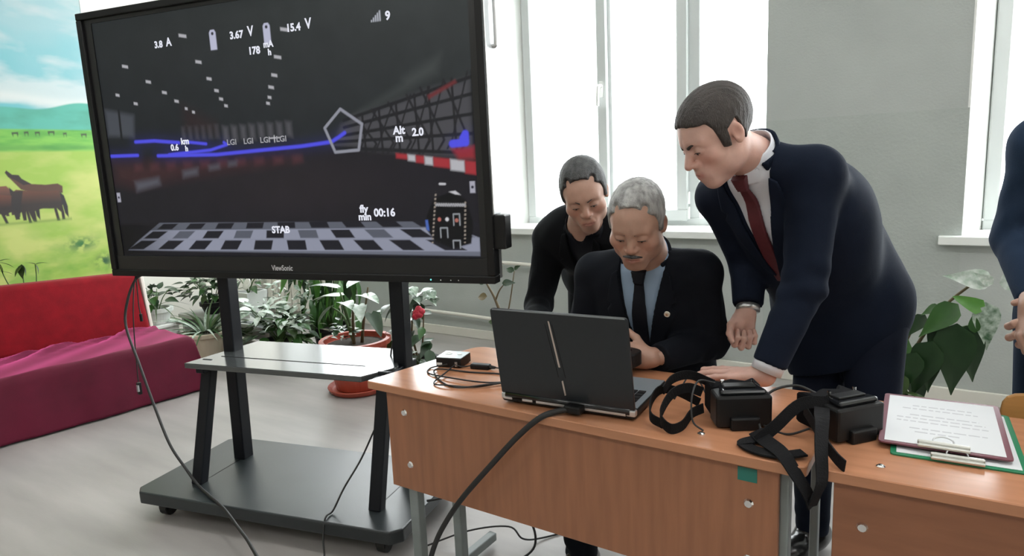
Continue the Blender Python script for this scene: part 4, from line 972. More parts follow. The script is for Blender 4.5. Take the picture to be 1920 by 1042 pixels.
M['navy'] = cloth('navy suit', (.0075, .0115, .023)); M['dark_suit'] = cloth('dark suit', (.0075, .009, .013)); M['black_suit'] = cloth('black suit', (.0065, .007, .0085))
M['blue_suit'] = cloth('blue grey suit', (.016, .029, .055)); M['navy_trousers'] = cloth('navy trousers', (.008, .011, .021))
M['shirt_white'] = mat('white shirt', (.66, .68, .74), .8); M['shirt_blue'] = mat('pale blue shirt', (.25, .34, .46), .8)
M['tie_red'] = mat('burgundy tie', (.085, .012, .018), .55, noise=.15, nscale=60); M['tie_dark'] = mat('dark tie', (.005, .006, .010), .6, spec=.2)
M['shoe'] = mat('black leather shoe', (.012, .012, .012), .22)

# side view hair outlines (forward, up) in head units
HAIR_SHORT = [(.080, .066), (.068, .060), (.050, .058), (.040, .036), (.034, .004), (.030, -.022), (.012, -.026), (.008, .018), (-.024, .034), (-.034, -.004), (-.044, -.044), (-.062, -.070), (-.16, -.09), (-.16, .18), (.14, .18), (.10, .09)]
HAIR_MAN = [(.066, .094), (.058, .070), (.046, .056), (.036, .030), (.028, -.004), (.012, -.010), (.008, .018), (-.024, .032), (-.034, -.004), (-.046, -.044), (-.064, -.064), (-.16, -.08), (-.16, .18), (.14, .18), (.12, .105)]
# ---- the young man bending over the desk
def person(label, loc): return thing('person', label, 'person', loc)
y = person('young dark-haired man in navy suit and burgundy tie bending over the desk', (-.2, 2.2, 0))
JY = dict(skirt=(-.335, 2.27, .85), k=.13, pelvis=(-.30, 2.28, .86), waist=(-.365, 2.14, 1.01), chest=(-.405, 1.99, 1.165), back=(-.352, 2.05, 1.165), neck=(-.480, 1.845, 1.325),
    shL=(-.325, 1.845, 1.278), shR=(-.600, 1.99, 1.218), elL=(-.334, 1.815, 1.005), wrL=(-.402, 1.752, .800), elR=(-.540, 2.06, 1.015), wrR=(-.519, 1.985, .900),
    hipL=(-.215, 2.24, .83), hipR=(-.355, 2.31, .83), knL=(-.20, 2.17, .47), knR=(-.375, 2.23, .47), anL=(-.16, 2.27, .09), anR=(-.375, 2.285, .09), toL=(-.20, 2.09, .03), toR=(-.445, 2.14, .03), neckdir=(-.15, -.42, .62))
HY = dict(c=V3(-.532, 1.722, 1.385), R=frame((-.68*.88, -.735*.88, -.48)), s=.945, jaw=.93, cheek=.95, nose=1.06, hair=HAIR_SHORT, hair_t=.010, slit=.0016, browy=-.002)
tor, T, z0, z1, shl = suit(y, JY, M['navy'], b=1.0, vz=(.035, .25), vw=.058, cuff=.0, hemz=.675, hem_tilt=.35)
shirt_and_tie(y, JY, 1.0, T, z0, z1, M['shirt_white'], M['tie_red'], tw=.022, knot_drop=.02)
legs(y, JY, M['navy_trousers'], shoe_m=M['shoe'])
wl = V3(-.415, 1.742, .772)
HL = dict(w=wl, R=np.stack([norm((.25, -1, .0)), norm((-1, .22, -.18)), norm((-.15, 0, 1))], 1).astype(f32), s=1.0, curl=[(.02, .12, .1)]*4, spread=.10, thumb=[(.75, .6, -.1), (.5, .9, -.1), (.3, 1, -.1)], mirror=False)
def ortho(Rm): 
    f = norm(Rm[:, 1]); u = Rm[:, 2]-f*(Rm[:, 2]@f); u = norm(u); l = np.cross(f, u); return np.stack([l, f, u], 1).astype(f32)
def hand(w, fdir, back, left, curl, thumb, s=1.0, spread=.06):
    """left hand seen from its back with the fingers pointing away has the thumb on the right"""
    f = norm(fdir); u = np.asarray(back, f32); u = norm(u-f*(u@f)); x = np.cross(f, u)
    return dict(w=V3(*w), R=np.stack([x, f, u], 1).astype(f32), s=s, curl=curl, thumb=thumb, mirror=not left, spread=spread)
TH_OUT = [(.8, .55, -.15), (.55, .85, -.1), (.35, .95, -.1)]; TH_WRAP = [(.6, .6, -.55), (.2, .8, -.6), (-.3, .8, -.5)]
hl = hand((-.415, 1.745, .770), (-1, .20, -.16), (-.1, .05, 1), True, [(.0, .10, .08), (-.02, .10, .08), (.0, .1, .08), (.02, .12, .1)], TH_OUT, 1.03, .12)
hr = hand((-.522, 1.975, .880), (-.10, -.22, -1), (-.55, .80, -.1), False, [(1.25, 1.55, .9), (1.3, 1.55, .9), (1.35, 1.55, .9), (1.4, 1.55, .9)], TH_WRAP, .95)
skin_object(y, [make_head(HY, JY['neck'], .056, .0023), make_hand(hl, JY['elL'], .034), make_hand(hr, JY['elR'], .034), core(JY, 1.0)], M['skin_light'], HY, .25)
link('hair', hair_mesh(HY), M['hair_brown'], y, world=True, smooth=True)
face_details(y, HY, M['hair_brown'], .0046)
cuffs(y, JY, M['shirt_white'], 'L', .022, .040)
el, wr = V3(*JY['elR']), V3(*JY['wrR']); dd = norm(wr-el)
wt = MB(); wt.tube([tuple(wr+dd*.004), tuple(wr+dd*.020)], .0335, 20); wt.build('wristwatch', M['silver'], y, smooth=True, world=True)

# ---- the seated grey-haired man
o = person('seated grey-haired man with moustache, dark suit and pale blue shirt, behind the laptop', (-.83, 2.1, 0))
JO = dict(pelvis=(-.835, 2.14, .52), waist=(-.835, 2.075, .68), chest=(-.835, 2.01, .865), neck=(-.812, 1.935, 1.035), belly=1.08,
    shL=(-.668, 1.985, .985), shR=(-1.005, 1.975, .965), elL=(-.640, 2.025, .765), wrL=(-.730, 1.822, .757), elR=(-1.055, 1.96, .745), wrR=(-.965, 1.80, .770),
    hipL=(-.745, 2.10, .50), hipR=(-.925, 2.10, .50), knL=(-.72, 1.70, .53), knR=(-.965, 1.70, .53), anL=(-.70, 1.74, .09), anR=(-.975, 1.765, .10), toL=(-.69, 1.56, .03), toR=(-.985, 1.59, .03), neckdir=(.03, -.45, .85))
HO = dict(c=V3(-.789, 1.815, 1.150), R=frame((.15, -.89, -.42), roll=R_(-2)), s=.965, jaw=1.17, cheek=1.12, nose=.98, old=True, slit=.0014, browy=.002, hair=HAIR_MAN, hair_t=.010, open=.30,
    recede=[((.046, .085, .090), (.018, .040, .022))])
tor, T, z0, z1, shl = suit(o, JO, M['dark_suit'], b=1.08, hem=.12, vz=(-.02, .27), vw=.058, cuff=.0)
shirt_and_tie(o, JO, 1.08, T, z0, z1, M['shirt_blue'], M['tie_dark'], tw=.023, knot_drop=.028)
legs(o, JO, M['dark_suit'], shoe_m=M['shoe'])
hl = hand((-.752, 1.806, .757), (-.88, -.28, .10), (.32, -.80, .45), True, [(.75, 1.15, .6), (.85, 1.15, .6), (.95, 1.2, .6), (1.0, 1.2, .6)], [(.75, .6, -.1), (.55, .8, -.25), (.25, .9, -.35)], 1.02)
hr = hand((-.955, 1.785, .775), (.62, -.55, .10), (-.65, -.6, .35), False, [(.55, .9, .5), (.65, 1.0, .5), (.75, 1.05, .5), (.85, 1.1, .5)], [(.9, .45, .0), (.6, .75, -.35), (.1, .9, -.5)], 1.08)
skin_object(o, [make_head(HO, JO['neck'], .064, .0023), make_hand(hl, JO['elL'], .036), make_hand(hr, JO['elR'], .036), core(JO, 1.05)], M['skin_tan'], HO, .2)
link('hair', hair_mesh(HO), M['hair_grey'], o, world=True, smooth=True)
face_details(o, HO, M['hair_black'], .0030)
ms = MB()
for sx in (-1, 1): ms.tube(spline([head_world(HO, (0, .0985, -.0535)), head_world(HO, (sx*.014, .0955, -.0545)), head_world(HO, (sx*.028, .0845, -.0615))], 5), [.0062*HO['s']*(1-.06*i) for i in range(11)], 8)
ms.build('moustache', M['hair_black'], o, smooth=True, world=True)
bd = (V3(*JO['chest'])-V3(*JO['pelvis']))
bp = V3(*JO['pelvis'])+T@np.array([.098, .145, .455], f32)
ring = MB().tube([tuple(bp), tuple(bp+T[:, 1]*.006)], .0085, 12); bo = ring.build('badge', mat('enamel badge', (.75, .70, .60), .3), o, world=True)
MB().tube([tuple(bp+T[:, 1]*.006), tuple(bp+T[:, 1]*.0072)], .0035, 10).build('badge_centre', mat('badge centre', (.45, .25, .12), .4), bo, world=True)
rm = thing('radio_controller', 'black radio controller held in both hands by the seated grey-haired man', 'controller', (-.845, 1.725, .775), R_(4))
MB().prism(rounded([(-.085, -.045), (.085, -.045), (.095, .03), (.06, .05), (-.06, .05), (-.095, .03)], .02), -.022, .018).build('body', M['black_plastic'], rm, bevel=.008)
for sx in (-1, 1):
    st = MB().lathe([(.016, 0), (.016, .004), (.006, .006), (.004, .02), (.007, .026), (.006, .03)], (sx*.05, .01, .018), 12).build('stick', M['black_gloss'], rm, smooth=True)
    MB().tube([(sx*.075, -.045, -.004), (sx*.082, -.06, -.004)], .008, 8).build('switch', M['chrome'], rm)
MB().box((-.02, -.03, .018), (.02, -.005, .019)).build('display', M['black_gloss'], rm)

# ---- the man leaning in behind him
w = person('dark-haired man in a black suit leaning in behind the seated grey-haired man', (-1.2, 2.5, 0))
JM = dict(pelvis=(-1.25, 2.56, .86), waist=(-1.235, 2.46, .98), chest=(-1.205, 2.32, 1.04), neck=(-1.155, 2.185, 1.10),
    shL=(-1.02, 2.235, 1.045), shR=(-1.345, 2.265, 1.035), elL=(-1.00, 2.20, .80), wrL=(-1.04, 2.05, .70), elR=(-1.375, 2.20, .785), wrR=(-1.24, 1.98, .74),
    hipL=(-1.16, 2.55, .82), hipR=(-1.34, 2.56, .82), knL=(-1.16, 2.50, .46), knR=(-1.34, 2.50, .46), anL=(-1.15, 2.56, .09), anR=(-1.35, 2.56, .09), toL=(-1.13, 2.38, .03), toR=(-1.36, 2.38, .03), neckdir=(.12, -.55, .55))
HM = dict(c=V3(-1.088, 2.065, 1.222), R=frame((.40, -.80, -.40), roll=R_(10)), s=.955, jaw=1.02, cheek=1.10, nose=.98, old=True, slit=.0014, hair=HAIR_MAN, hair_t=.012, open=.25,
    recede=[((.046, .085, .088), (.016, .040, .022))])
tor, T, z0, z1, shl = suit(w, JM, M['black_suit'], b=1.05, hem=.16, vz=(.05, .20), vw=.040)
shirt_and_tie(w, JM, 1.05, T, z0, z1, M['tie_dark'], M['tie_dark'], tie=False, vw=.045)
legs(w, JM, M['black_suit'], shoe_m=M['shoe'])
hl = hand((-1.045, 2.035, .69), (-.05, -.9, -.3), (.6, -.2, .7), True, RELAX, TH_OUT, 1.05); hr = hand((-1.225, 1.955, .745), (.25, -.95, -.04), (0, 0, 1), False, FLAT, TH_OUT, 1.05)
skin_object(w, [make_head(HM, JM['neck'], .060, .003), make_hand(hl, JM['elL'], .036), make_hand(hr, JM['elR'], .036), core(JM, 1.0)], M['skin_mid'], HM, .2)
link('hair', hair_mesh(HM), M['hair_black'], w, world=True, smooth=True)
face_details(w, HM, M['hair_black'], .0036)

# ---- the man at the right edge
r = person('man in a blue-grey suit standing at the right edge with his hands clasped in front', (.3, 2.2, 0))
JR = dict(pelvis=(.30, 2.20, .90), waist=(.30, 2.19, 1.03), chest=(.30, 2.18, 1.20), neck=(.30, 2.16, 1.40),
    shL=(.475, 2.20, 1.325), shR=(.145, 2.14, 1.325), elL=(.50, 2.20, 1.08), wrL=(.27, 1.99, .965), elR=(.108, 2.16, 1.09), wrR=(.150, 1.985, .965),
    hipL=(.39, 2.20, .86), hipR=(.21, 2.18, .86), knL=(.39, 2.17, .48), knR=(.20, 2.15, .48), anL=(.40, 2.20, .09), anR=(.19, 2.18, .09), toL=(.41, 2.02, .03), toR=(.14, 2.01, .03), neckdir=(0, -.1, 1))
HR = dict(c=V3(.30, 2.11, 1.56), R=frame((-.3, -.95, -.2)), s=.95, hair=HAIR_SHORT, hair_t=.010)
tor, T, z0, z1, shl = suit(r, JR, M['blue_suit'], b=1.0, hem=.17, vz=(-.02, .33), vw=.058)
shirt_and_tie(r, JR, 1.0, T, z0, z1, M['shirt_white'], M['tie_dark'])
legs(r, JR, M['blue_suit'], shoe_m=M['shoe'])
cuffs(r, JR, M['shirt_white'], 'LR', .014, .036)
hr = hand((.143, 1.965, .962), (-.10, -.62, -.62), (-.8, -.45, .35), False, [(.5, .75, .4), (.55, .8, .4), (.6, .8, .4), (.7, .85, .4)], [(.7, .6, -.2), (.45, .85, -.2), (.2, .95, -.2)], 1.05)
hl = hand((.238, 1.965, .955), (-.75, -.3, -.45), (.1, -.9, .3), True, [(.5, .8, .4)]*4, [(.7, .6, -.2), (.45, .85, -.2), (.2, .95, -.2)], 1.05)
skin_object(r, [make_head(HR, JR['neck'], .058, .0035), make_hand(hr, JR['elR'], .034), make_hand(hl, JR['elL'], .034), core(JR, 1.0)], M['skin_mid'], HR)
link('hair', hair_mesh(HR, .004), M['hair_black'], r, world=True, smooth=True)
face_details(r, HR, M['hair_black'])
# ------------------------------------------------------------------ mural on the left wall
def paint_mural(y, z):
    u = y*1.0; C = np.ones(y.shape+(3,)); A = lambda poly, w=.006: .5-sd_poly(y, z, poly)/w
    sky = lerp(lin((112, 196, 206)), lin((150, 208, 216)), np.clip((z-1.9)/.9, 0, 1)[..., None]); C = sky
    n1 = nz2(y*2.2+z*.8, z*7, 11); n2 = nz2(y*5, z*14, 12); n3 = nz2(y*1.3, z*2.2, 13)
    C = put(C, lin((222, 230, 230)), np.clip((n1*.65+n2*.35-.44)*5, 0, 1)*.85)
    C = put(C, lin((196, 214, 220)), np.clip((n3-.5)*4, 0, 1)*.5)
    C = put(C, lin((232, 236, 234)), np.exp(-((z-1.94-.02*np.sin(y*7))/.035)**2)*.8)
    top = 1.90+.025*np.sin(y*5.2+.3)+.012*np.sin(y*13)
    hill = lerp(lin((92, 186, 168)), lin((84, 172, 150)), np.clip((nz2(y*6, z*14, 14)-.4)*3, 0, 1)[..., None]); C = put(C, hill, np.clip((top-z)/.012, 0, 1))
    g1 = lerp(lin((96, 176, 70)), lin((136, 204, 84)), np.clip((nz2(y*5, z*20, 15)-.35)*3, 0, 1)[..., None]); C = put(C, g1, np.clip((1.735-z)/.012, 0, 1))
    C = put(C, lin((74, 150, 66)), np.exp(-((z-1.60)/.022)**2)*.55)
    g2 = lerp(lin((166, 200, 84)), lin((206, 216, 122)), np.clip((nz2(y*4, z*9, 16)-.3)*2.4, 0, 1)[..., None]); C = put(C, g2, np.clip((1.585-z)/.02, 0, 1))
    C = put(C, lin((120, 176, 62)), np.clip((1.12-z)/.5, 0, 1)*np.clip((nz2(y*7, z*12, 17)-.38)*4, 0, 1)*.8)
    C = put(C, lin((54, 120, 60)), np.exp(-((y-2.42)/.10)**2-((z-.88)/.05)**2)*np.clip((nz2(y*22, z*26, 18)-.35)*5, 0, 1))
    C = put(C, lin((38, 92, 52)), np.exp(-((y-2.57)/.07)**2-((z-.73)/.05)**2)*np.clip((nz2(y*26, z*26, 19)-.3)*5, 0, 1))
    for x0, zz, s in ((2.10,1.695,.02),(2.17,1.70,.014),(2.24,1.70,.016),(2.33,1.705,.022),(2.42,1.695,.012),(2.55,1.69,.02),(1.9,1.70,.02),(1.7,1.69,.018)):
        C = put(C, lin((62, 84, 52)), A([(x0-s, zz+.012), (x0+s, zz+.014), (x0+s, zz), (x0+s*.7, zz-.02), (x0+s*.5, zz), (x0-s*.5, zz), (x0-s*.7, zz-.02), (x0-s, zz)]))
    def horse(dy, dz, s, body, dark, flip=1):
        T = lambda pts: [(2.0+dy+(a-2.0)*s*flip, 1.07+dz+(b-1.07)*s) for a, b in pts]
        P2 = [(2.02,1.29),(2.05,1.31),(2.11,1.30),(2.21,1.285),(2.31,1.29),(2.34,1.25),(2.345,1.20),(2.33,1.18),(2.335,1.13),(2.335,1.075),(2.315,1.075),(2.315,1.13),(2.29,1.16),(2.30,1.07),(2.28,1.07),(2.27,1.16),(2.20,1.165),(2.16,1.16),(2.13,1.14),(2.145,1.08),(2.125,1.08),(2.105,1.15),(2.09,1.16),(2.085,1.09),(2.065,1.09),(2.06,1.15),(2.045,1.14),(2.045,1.10),(2.02,1.10),(2.01,1.20)]
        c = A(T(P2)); shade = np.clip((z-(1.07+dz+.13*s))/(.12*s), 0, 1)[..., None]
        cc = np.clip(c, 0, 1)[..., None]; col = lerp(lin(dark), lin(body), shade)
        tail = A(T([(2.325,1.28),(2.35,1.25),(2.365,1.17),(2.36,1.085),(2.34,1.12),(2.33,1.2)]))
        neck = A(T([(2.02,1.30),(2.09,1.30),(2.07,1.22),(2.05,1.12),(2.02,1.10),(2.005,1.2)]))
        return cc, col, np.clip(tail, 0, 1), np.clip(neck, 0, 1)
    P1 = [(2.0,1.43),(2.01,1.445),(2.04,1.415),(2.08,1.41),(2.095,1.38),(2.15,1.345),(2.24,1.335),(2.32,1.34),(2.35,1.32),(2.345,1.27),(2.18,1.27),(2.08,1.31),(2.03,1.38),(2.015,1.40)]
    C = put(C, lin((92, 58, 44)), A(P1)); C = put(C, lin((48, 36, 36)), A([(2.0,1.43),(2.01,1.445),(2.04,1.415),(2.08,1.41),(2.095,1.385),(2.15,1.345),(2.10,1.34),(2.05,1.38),(2.015,1.40)]))
    for dy, dz, s, b, d in ((-.30, .06, .95, (150, 92, 72), (60, 42, 40)), (-.16, .0, .92, (120, 66, 48), (44, 32, 32)), (0, 0, 1.0, (112, 64, 44), (46, 34, 32))):
        cc, col, tail, neck = horse(dy, dz, s, b, d); C = C*(1-cc)+col*cc; C = put(C, lin((34, 30, 34)), tail); C = put(C, lin((38, 32, 34)), neck*.9)
    C = put(C, lin((90, 130, 44)), np.exp(-((z-1.075)/.012)**2)*((y > 1.85) & (y < 2.38))*.5)
    return np.clip(C, 0, 1)*.74
M['mural'] = mat('printed wallpaper', (.5, .5, .5), .55, attr='print')
mu = link('mural', picture_mesh('mural', 0, 0, 0, 0, np.concatenate([np.linspace(-1.2, 1.74, 90), np.linspace(1.75, 2.655, 270)]), np.concatenate([np.linspace(.45, .66, 10), np.linspace(.67, 2.82, 470)]), paint_mural, lambda Y, Z: np.stack([np.full_like(Y, XL+.014), Y, Z], -1)), M['mural'])
sol = mu.modifiers.new('thickness', 'SOLIDIFY'); sol.thickness = .012; sol.offset = -1
tag(mu, 'large wall picture of horses grazing on a green meadow under a cloudy sky', 'mural')
MB().box((XL+.001, 2.655, .45), (XL+.016, 2.672, 2.82)).build('border', M['white'], mu)

# ------------------------------------------------------------------ sofa under it
SO = Vector((-4.01, 2.28, 0)); sd_ = Vector((-.106, -.994, 0)); sb = Vector((-.994, .106, 0))
def S(a, b, z): p = SO+sd_*a+sb*b; return (p.x, p.y, z)
red = mat('red upholstery', s2l(124, 12, 24), .85, noise=.14, nscale=14, bump=.2, bscale=260, sheen=.08, spec=.2)
mag = mat('magenta cloth', s2l(88, 10, 38), .7, noise=.14, nscale=6, bump=.1, bscale=300, sheen=1.0, stint=(1, .17, .45), spec=.3)
sofa = thing('sofa', 'long red upholstered sofa standing before the meadow picture', 'sofa', SO+sb*.4+sd_*1.2)
def sofa_block(name, prof, a0, a1, m, bev=.03, dz=0):
    n = len(prof); v = [S(a0, b, z) for b, z in prof]+[S(a1, b, z+dz) for b, z in prof]
    return MB().add(v, [tuple(range(n))[::-1], tuple(range(n, 2*n))]+[(i, (i+1) % n, n+(i+1) % n, n+i) for i in range(n)]).build(name, m, sofa, bevel=bev, seg=3, smooth=True, world=True)
sofa_block('seat', [(.05, .06), (.62, .06), (.62, .33), (.05, .33)], .03, 2.7, red, .02)
sofa_block('backrest', [(.56, .30), (.70, .30), (.80, .72), (.66, .72)], .0, 2.75, red, .035, .10)
sofa_block('side_panel', [(.555, .10), (.70, .10), (.805, .725), (.655, .725)], -.022, -.001, mat('pale side panel', (.72, .66, .60), .5), .004)
for a in (.15, 2.55):
    for b in (.12, .55): MB().tube([S(a, b, 0), S(a, b, .07)], .025, 10).build('foot', M['black_plastic'], sofa, world=True)
# draped cover: grid along the length and over the edge
na, prof = 170, []
for t in np.linspace(0, 1, 14): prof.append((.60-.60*t, .345+.004, 0.0))
for t in np.linspace(0, 1, 26)[1:]: prof.append((0, .349*(1-t)+.012*t, t))
V = []; F = []
aa = np.concatenate([np.linspace(-.16, 0, 14), np.linspace(0, 2.75, na)[1:]])
for i, a in enumerate(aa):
    over = -min(a, 0)/.16      # the hanging end: 0 on top .. 1 at the floor
    for j, (b, zz, t) in enumerate(prof):
        k = .5-.5*math.cos(min(1, t*10)*math.pi) if t else 0
        fold = (.007*math.sin(a*7+.6)+.004*math.sin(a*19+1.4)+.002*math.sin(a*41))*t
        bb = b-.006*k-.03*t+fold*.9
        z_ = zz
        if t == 0:
            w = math.exp(-((b-.52)/.12)**2); z_ += w*(.010*math.sin(a*13)+.010*math.sin(a*31+b*40)+.006*math.sin(a*57-b*60))+.003*math.sin(a*17+b*22)
        if a < 0:
            z_ = min(z_, .349*(1-over)+.010); fa = -.012-.05*over+.02*math.sin(bb*25)*over; bb -= .02*over*math.sin(over*2)
            V.append(S(fa, bb, z_))
        else: V.append(S(a, bb, z_))
m_ = len(prof)
for i in range(len(aa)-1):
    for j in range(m_-1): F.append((i*m_+j, i*m_+j+1, (i+1)*m_+j+1, (i+1)*m_+j))
cv = link('sofa_cover', mesh_of(V, F), mag, smooth=True); so_ = cv.modifiers.new('t', 'SOLIDIFY'); so_.thickness = .004
tag(cv, 'magenta cloth draped over the sofa seat, hanging in folds to the floor', 'sofa cover')

# ------------------------------------------------------------------ plants
def leaf_mesh(name, L, W, kind='ovate', droop=.25, fold=.18, nl=7):
    """a leaf along +y, base at the origin"""
    v = []; f = []
    for i in range(nl):
        t = i/(nl-1)
        if kind == 'point': w = math.sin(math.pi*min(1, t**.62))*(1-.45*t)
        elif kind == 'ovate': w = math.sin(math.pi*min(1, t**.75))*(1-.25*t)
        elif kind == 'heart': w = min(1, t*5+.35)*(1-t)**.62*1.15
        elif kind == 'strap': w = (min(1, t*6+.3))*(1-t**2.2)
        else: w = math.sin(math.pi*t)
        w = max(w, .02)*W/2; y = L*t; z = -droop*L*t*t
        if kind == 'lobed' : w *= .78+.22*math.cos(i*3.1)
        for s in (-1, -.5, 0, .5, 1): v.append((w*s, y-(.12*L*abs(s) if kind == 'heart' and t < .2 else 0), z+fold*abs(s)*w-.03*L*math.sin(t*6)*abs(s)*.3))
    for i in range(nl-1):
        for k in range(4): f.append((i*5+k, i*5+k+1, (i+1)*5+k+1, (i+1)*5+k))
    return mesh_of(v, f, name)
def leaf_mat(name, c1, c2, rough=.38, pat=9):
    m = mat(name, c1, rough, noise=.01, nscale=pat, col2=c2, spec=.5); b = m.node_tree.nodes['Principled BSDF']
    b.inputs['Transmission Weight'].default_value = 0
    return m
LM = dict(dark=leaf_mat('dark leaf', (.010, .030, .010), (.022, .060, .018)), mid=leaf_mat('green leaf', (.022, .075, .016), (.05, .13, .03)), bright=leaf_mat('fresh leaf', (.06, .19, .03), (.11, .28, .05)),
    pale=leaf_mat('white flecked leaf', (.04, .11, .045), (.52, .60, .52), .4, 38), white=leaf_mat('whitish leaf', (.30, .40, .31), (.66, .70, .66), .4, 30), dry=leaf_mat('dry brown leaf', (.14, .10, .05), (.24, .19, .10)), olive=leaf_mat('olive leaf', (.03, .06, .018), (.07, .12, .035)))
STEM = mat('green stem', (.07, .13, .04), .6); WOOD = mat('woody stem', (.11, .08, .04), .7)
def put_leaf(plant, me, m, loc, d, up=(0, 0, 1), s=1.0, roll=0):
    d = Vector(d).normalized(); u = Vector(up); x = d.cross(u)
    x = x.normalized() if x.length > 1e-4 else d.orthogonal().normalized(); u = x.cross(d)
    if not me.materials: me.materials.append(None)
    o = bpy.data.objects.new('leaf', me); COL.objects.link(o); o.parent = plant
    R3 = Matrix((x, d, u)).transposed() @ Matrix.Rotation(roll, 3, 'Y')
    o.matrix_basis = Matrix.Translation(Vector(loc)-plant.location) @ R3.to_4x4() @ Matrix.Scale(s, 4)
    o.material_slots[0].link = 'OBJECT'; o.material_slots[0].material = m
    return o
for_smooth = []
LV = {k: leaf_mesh(k, *a) for k, a in dict(ovate=(.10, .06, 'ovate', .3), big=(.22, .15, 'heart', .35, .22), long=(.24, .075, 'ovate', .5), strap=(.30, .022, 'strap', .9, .1, 9), small=(.06, .035, 'ovate', .25), broad=(.16, .10, 'heart', .3), point=(.20, .115, 'point', .15, .16, 9)).items()}
for me in LV.values(): me.polygons.foreach_set('use_smooth', [True]*len(me.polygons))
pr = random.Random(5)
def stem(plant, pts, r0, r1, m=STEM):
    P = spline(pts, 5); n = len(P); return MB().tube(P, [r0+(r1-r0)*i/(n-1) for i in range(n)], 6).build('stem', m, plant, smooth=True, world=True)
def bush(plant, c, n, rad, me, mats, s=(.8, 1.2), up=.35, z0=None, seedv=0, base=None):
    """leaves on short stalks spread round a centre"""
    rr = random.Random(seedv)
    for i in range(n):
        a = rr.uniform(0, 6.283); e = rr.uniform(-.3, 1.2); rr_ = rr.uniform(.35, 1)
        p = Vector((c[0]+rad[0]*math.cos(a)*math.cos(e)*rr_, c[1]+rad[1]*math.sin(a)*math.cos(e)*rr_, c[2]+rad[2]*math.sin(e)*rr_))
        d = Vector((math.cos(a)*math.cos(e), math.sin(a)*math.cos(e), up*rr.uniform(-1.2, 1.2)+.3*math.sin(e)))
        put_leaf(plant, me, rr.choice(mats), p, d, (0, 0, 1), rr.uniform(*s), rr.uniform(-.5, .5))
    b = Vector(base) if base else Vector((c[0], c[1], c[2]-rad[2]))
    rs = random.Random(seedv+1)
    for k in range(5):
        a = 6.283*k/5+rs.uniform(-.4, .4); t = Vector((c[0]+rad[0]*.6*math.cos(a), c[1]+rad[1]*.6*math.sin(a), c[2]+rad[2]*.5))
        stem(plant, [b, b.lerp(t, .5)+Vector((0, 0, rad[2]*.25)), t], .005, .0025)
def pot(plant, c, r0, r1, h, m, rim=.012, soil=True, sq=False):
    x, y_, z = c
    if sq:
        pb = MB(); k = r0/r1
        pb.add([(x+s*r0, y_+q*r0, z) for s, q in ((-1,-1),(1,-1),(1,1),(-1,1))]+[(x+s*r1, y_+q*r1, z+h) for s, q in ((-1,-1),(1,-1),(1,1),(-1,1))]+[(x+s*(r1-.012), y_+q*(r1-.012), z+h) for s, q in ((-1,-1),(1,-1),(1,1),(-1,1))]+[(x+s*(r1-.012), y_+q*(r1-.012), z+h-.03) for s, q in ((-1,-1),(1,-1),(1,1),(-1,1))],
            [(3,2,1,0)]+[(b+i, b+(i+1) % 4, b+4+(i+1) % 4, b+4+i) for b in (0, 4, 8) for i in range(4)]+[(12,13,14,15)])
        pb.build('pot', m, plant, world=True)
    else:
        MB().lathe([(r0*.9, 0), (r0, .01), (r1*.97, h-.04), (r1*.97, h-.035), (r1+rim, h-.03), (r1+rim, h), (r1-.012, h), (r1-.016, h-.035), (.01, h-.036)], c, 28).build('pot', m, plant, smooth=False, bevel=.002, seg=1, world=True)
    if soil: MB().lathe([(r1*.9, h-.034), (r1*.5, h-.026), (.005, h-.024)], c, 16).build('soil', mat('potting soil', (.03, .022, .015), .95, noise=.5, nscale=90), plant, world=True)
white_pot = mat('white glazed pot', (.66, .68, .66), .35); cream_pot = mat('cream pot', s2l(206, 196, 174), .5); terra = mat('terracotta plastic', s2l(160, 66, 48), .45, noise=.06, nscale=8)

# white stand with a white pot by the sofa's end
st = thing('plant_stand', 'low white stand at the end of the sofa under a white pot', 'stand', (-4.97, 2.58, 0))
MB().box((-.13, -.13, .26), (.13, .13, .285)).build('top', M['white'], st, bevel=.005)
MB().box((-.11, -.11, .0), (.11, .11, .26)).build('body', M['white'], st, bevel=.004)
pl = thing('potted_plant', 'dark leafy plant in a small white pot on the white stand', 'plant', (-4.94, 2.58, .285))
pot(pl, (-4.94, 2.58, .285), .075, .10, .12, white_pot); bush(pl, (-4.94, 2.58, .47), 34, (.17, .16, .12), LV['ovate'], [LM['dark'], LM['dark'], LM['mid']], (.8, 1.3), .4, seedv=3)
for k in range(8):
    a = k*.8; put_leaf(pl, LV['strap'], LM['olive'], (-4.94, 2.58, .41), (math.cos(a), math.sin(a)*.7, .45), s=.7)
# grey bench the pots stand on
bn = thing('low_bench', 'low grey bench along the wall behind the cream pot', 'bench', (-4.95, 3.15, 0))
MB().box((-.45, -.16, .20), (.75, .16, .23)).build('top', mat('grey bench paint', (.42, .43, .41), .6), bn, bevel=.004)
for x in (-.42, .70): MB().box((x-.015, -.14, 0), (x+.015, .14, .20)).build('leg', bpy.data.materials['grey bench paint'], bn)
MB().box((-.405, .10, .02), (.685, .12, .20)).build('back_panel', bpy.data.materials['grey bench paint'], bn)
# cream pot with a spider plant
pl = thing('potted_plant', 'spider plant with long arching leaves in a round cream pot on the floor', 'plant', (-4.70, 2.80, 0))
pot(pl, (-4.70, 2.80, 0), .12, .145, .20, cream_pot)
for k in range(74):
    a = pr.uniform(0, 6.283); e = pr.uniform(.15, 1.3); put_leaf(pl, LV['strap'], pr.choice([LM['mid'], LM['olive'], LM['pale'], LM['dark']]), (-4.70+.05*math.cos(a), 2.80+.05*math.sin(a), .19), (math.cos(a)*math.cos(e), math.sin(a)*math.cos(e), math.sin(e)), s=pr.uniform(.7, 1.15), roll=pr.uniform(-.3, .3))
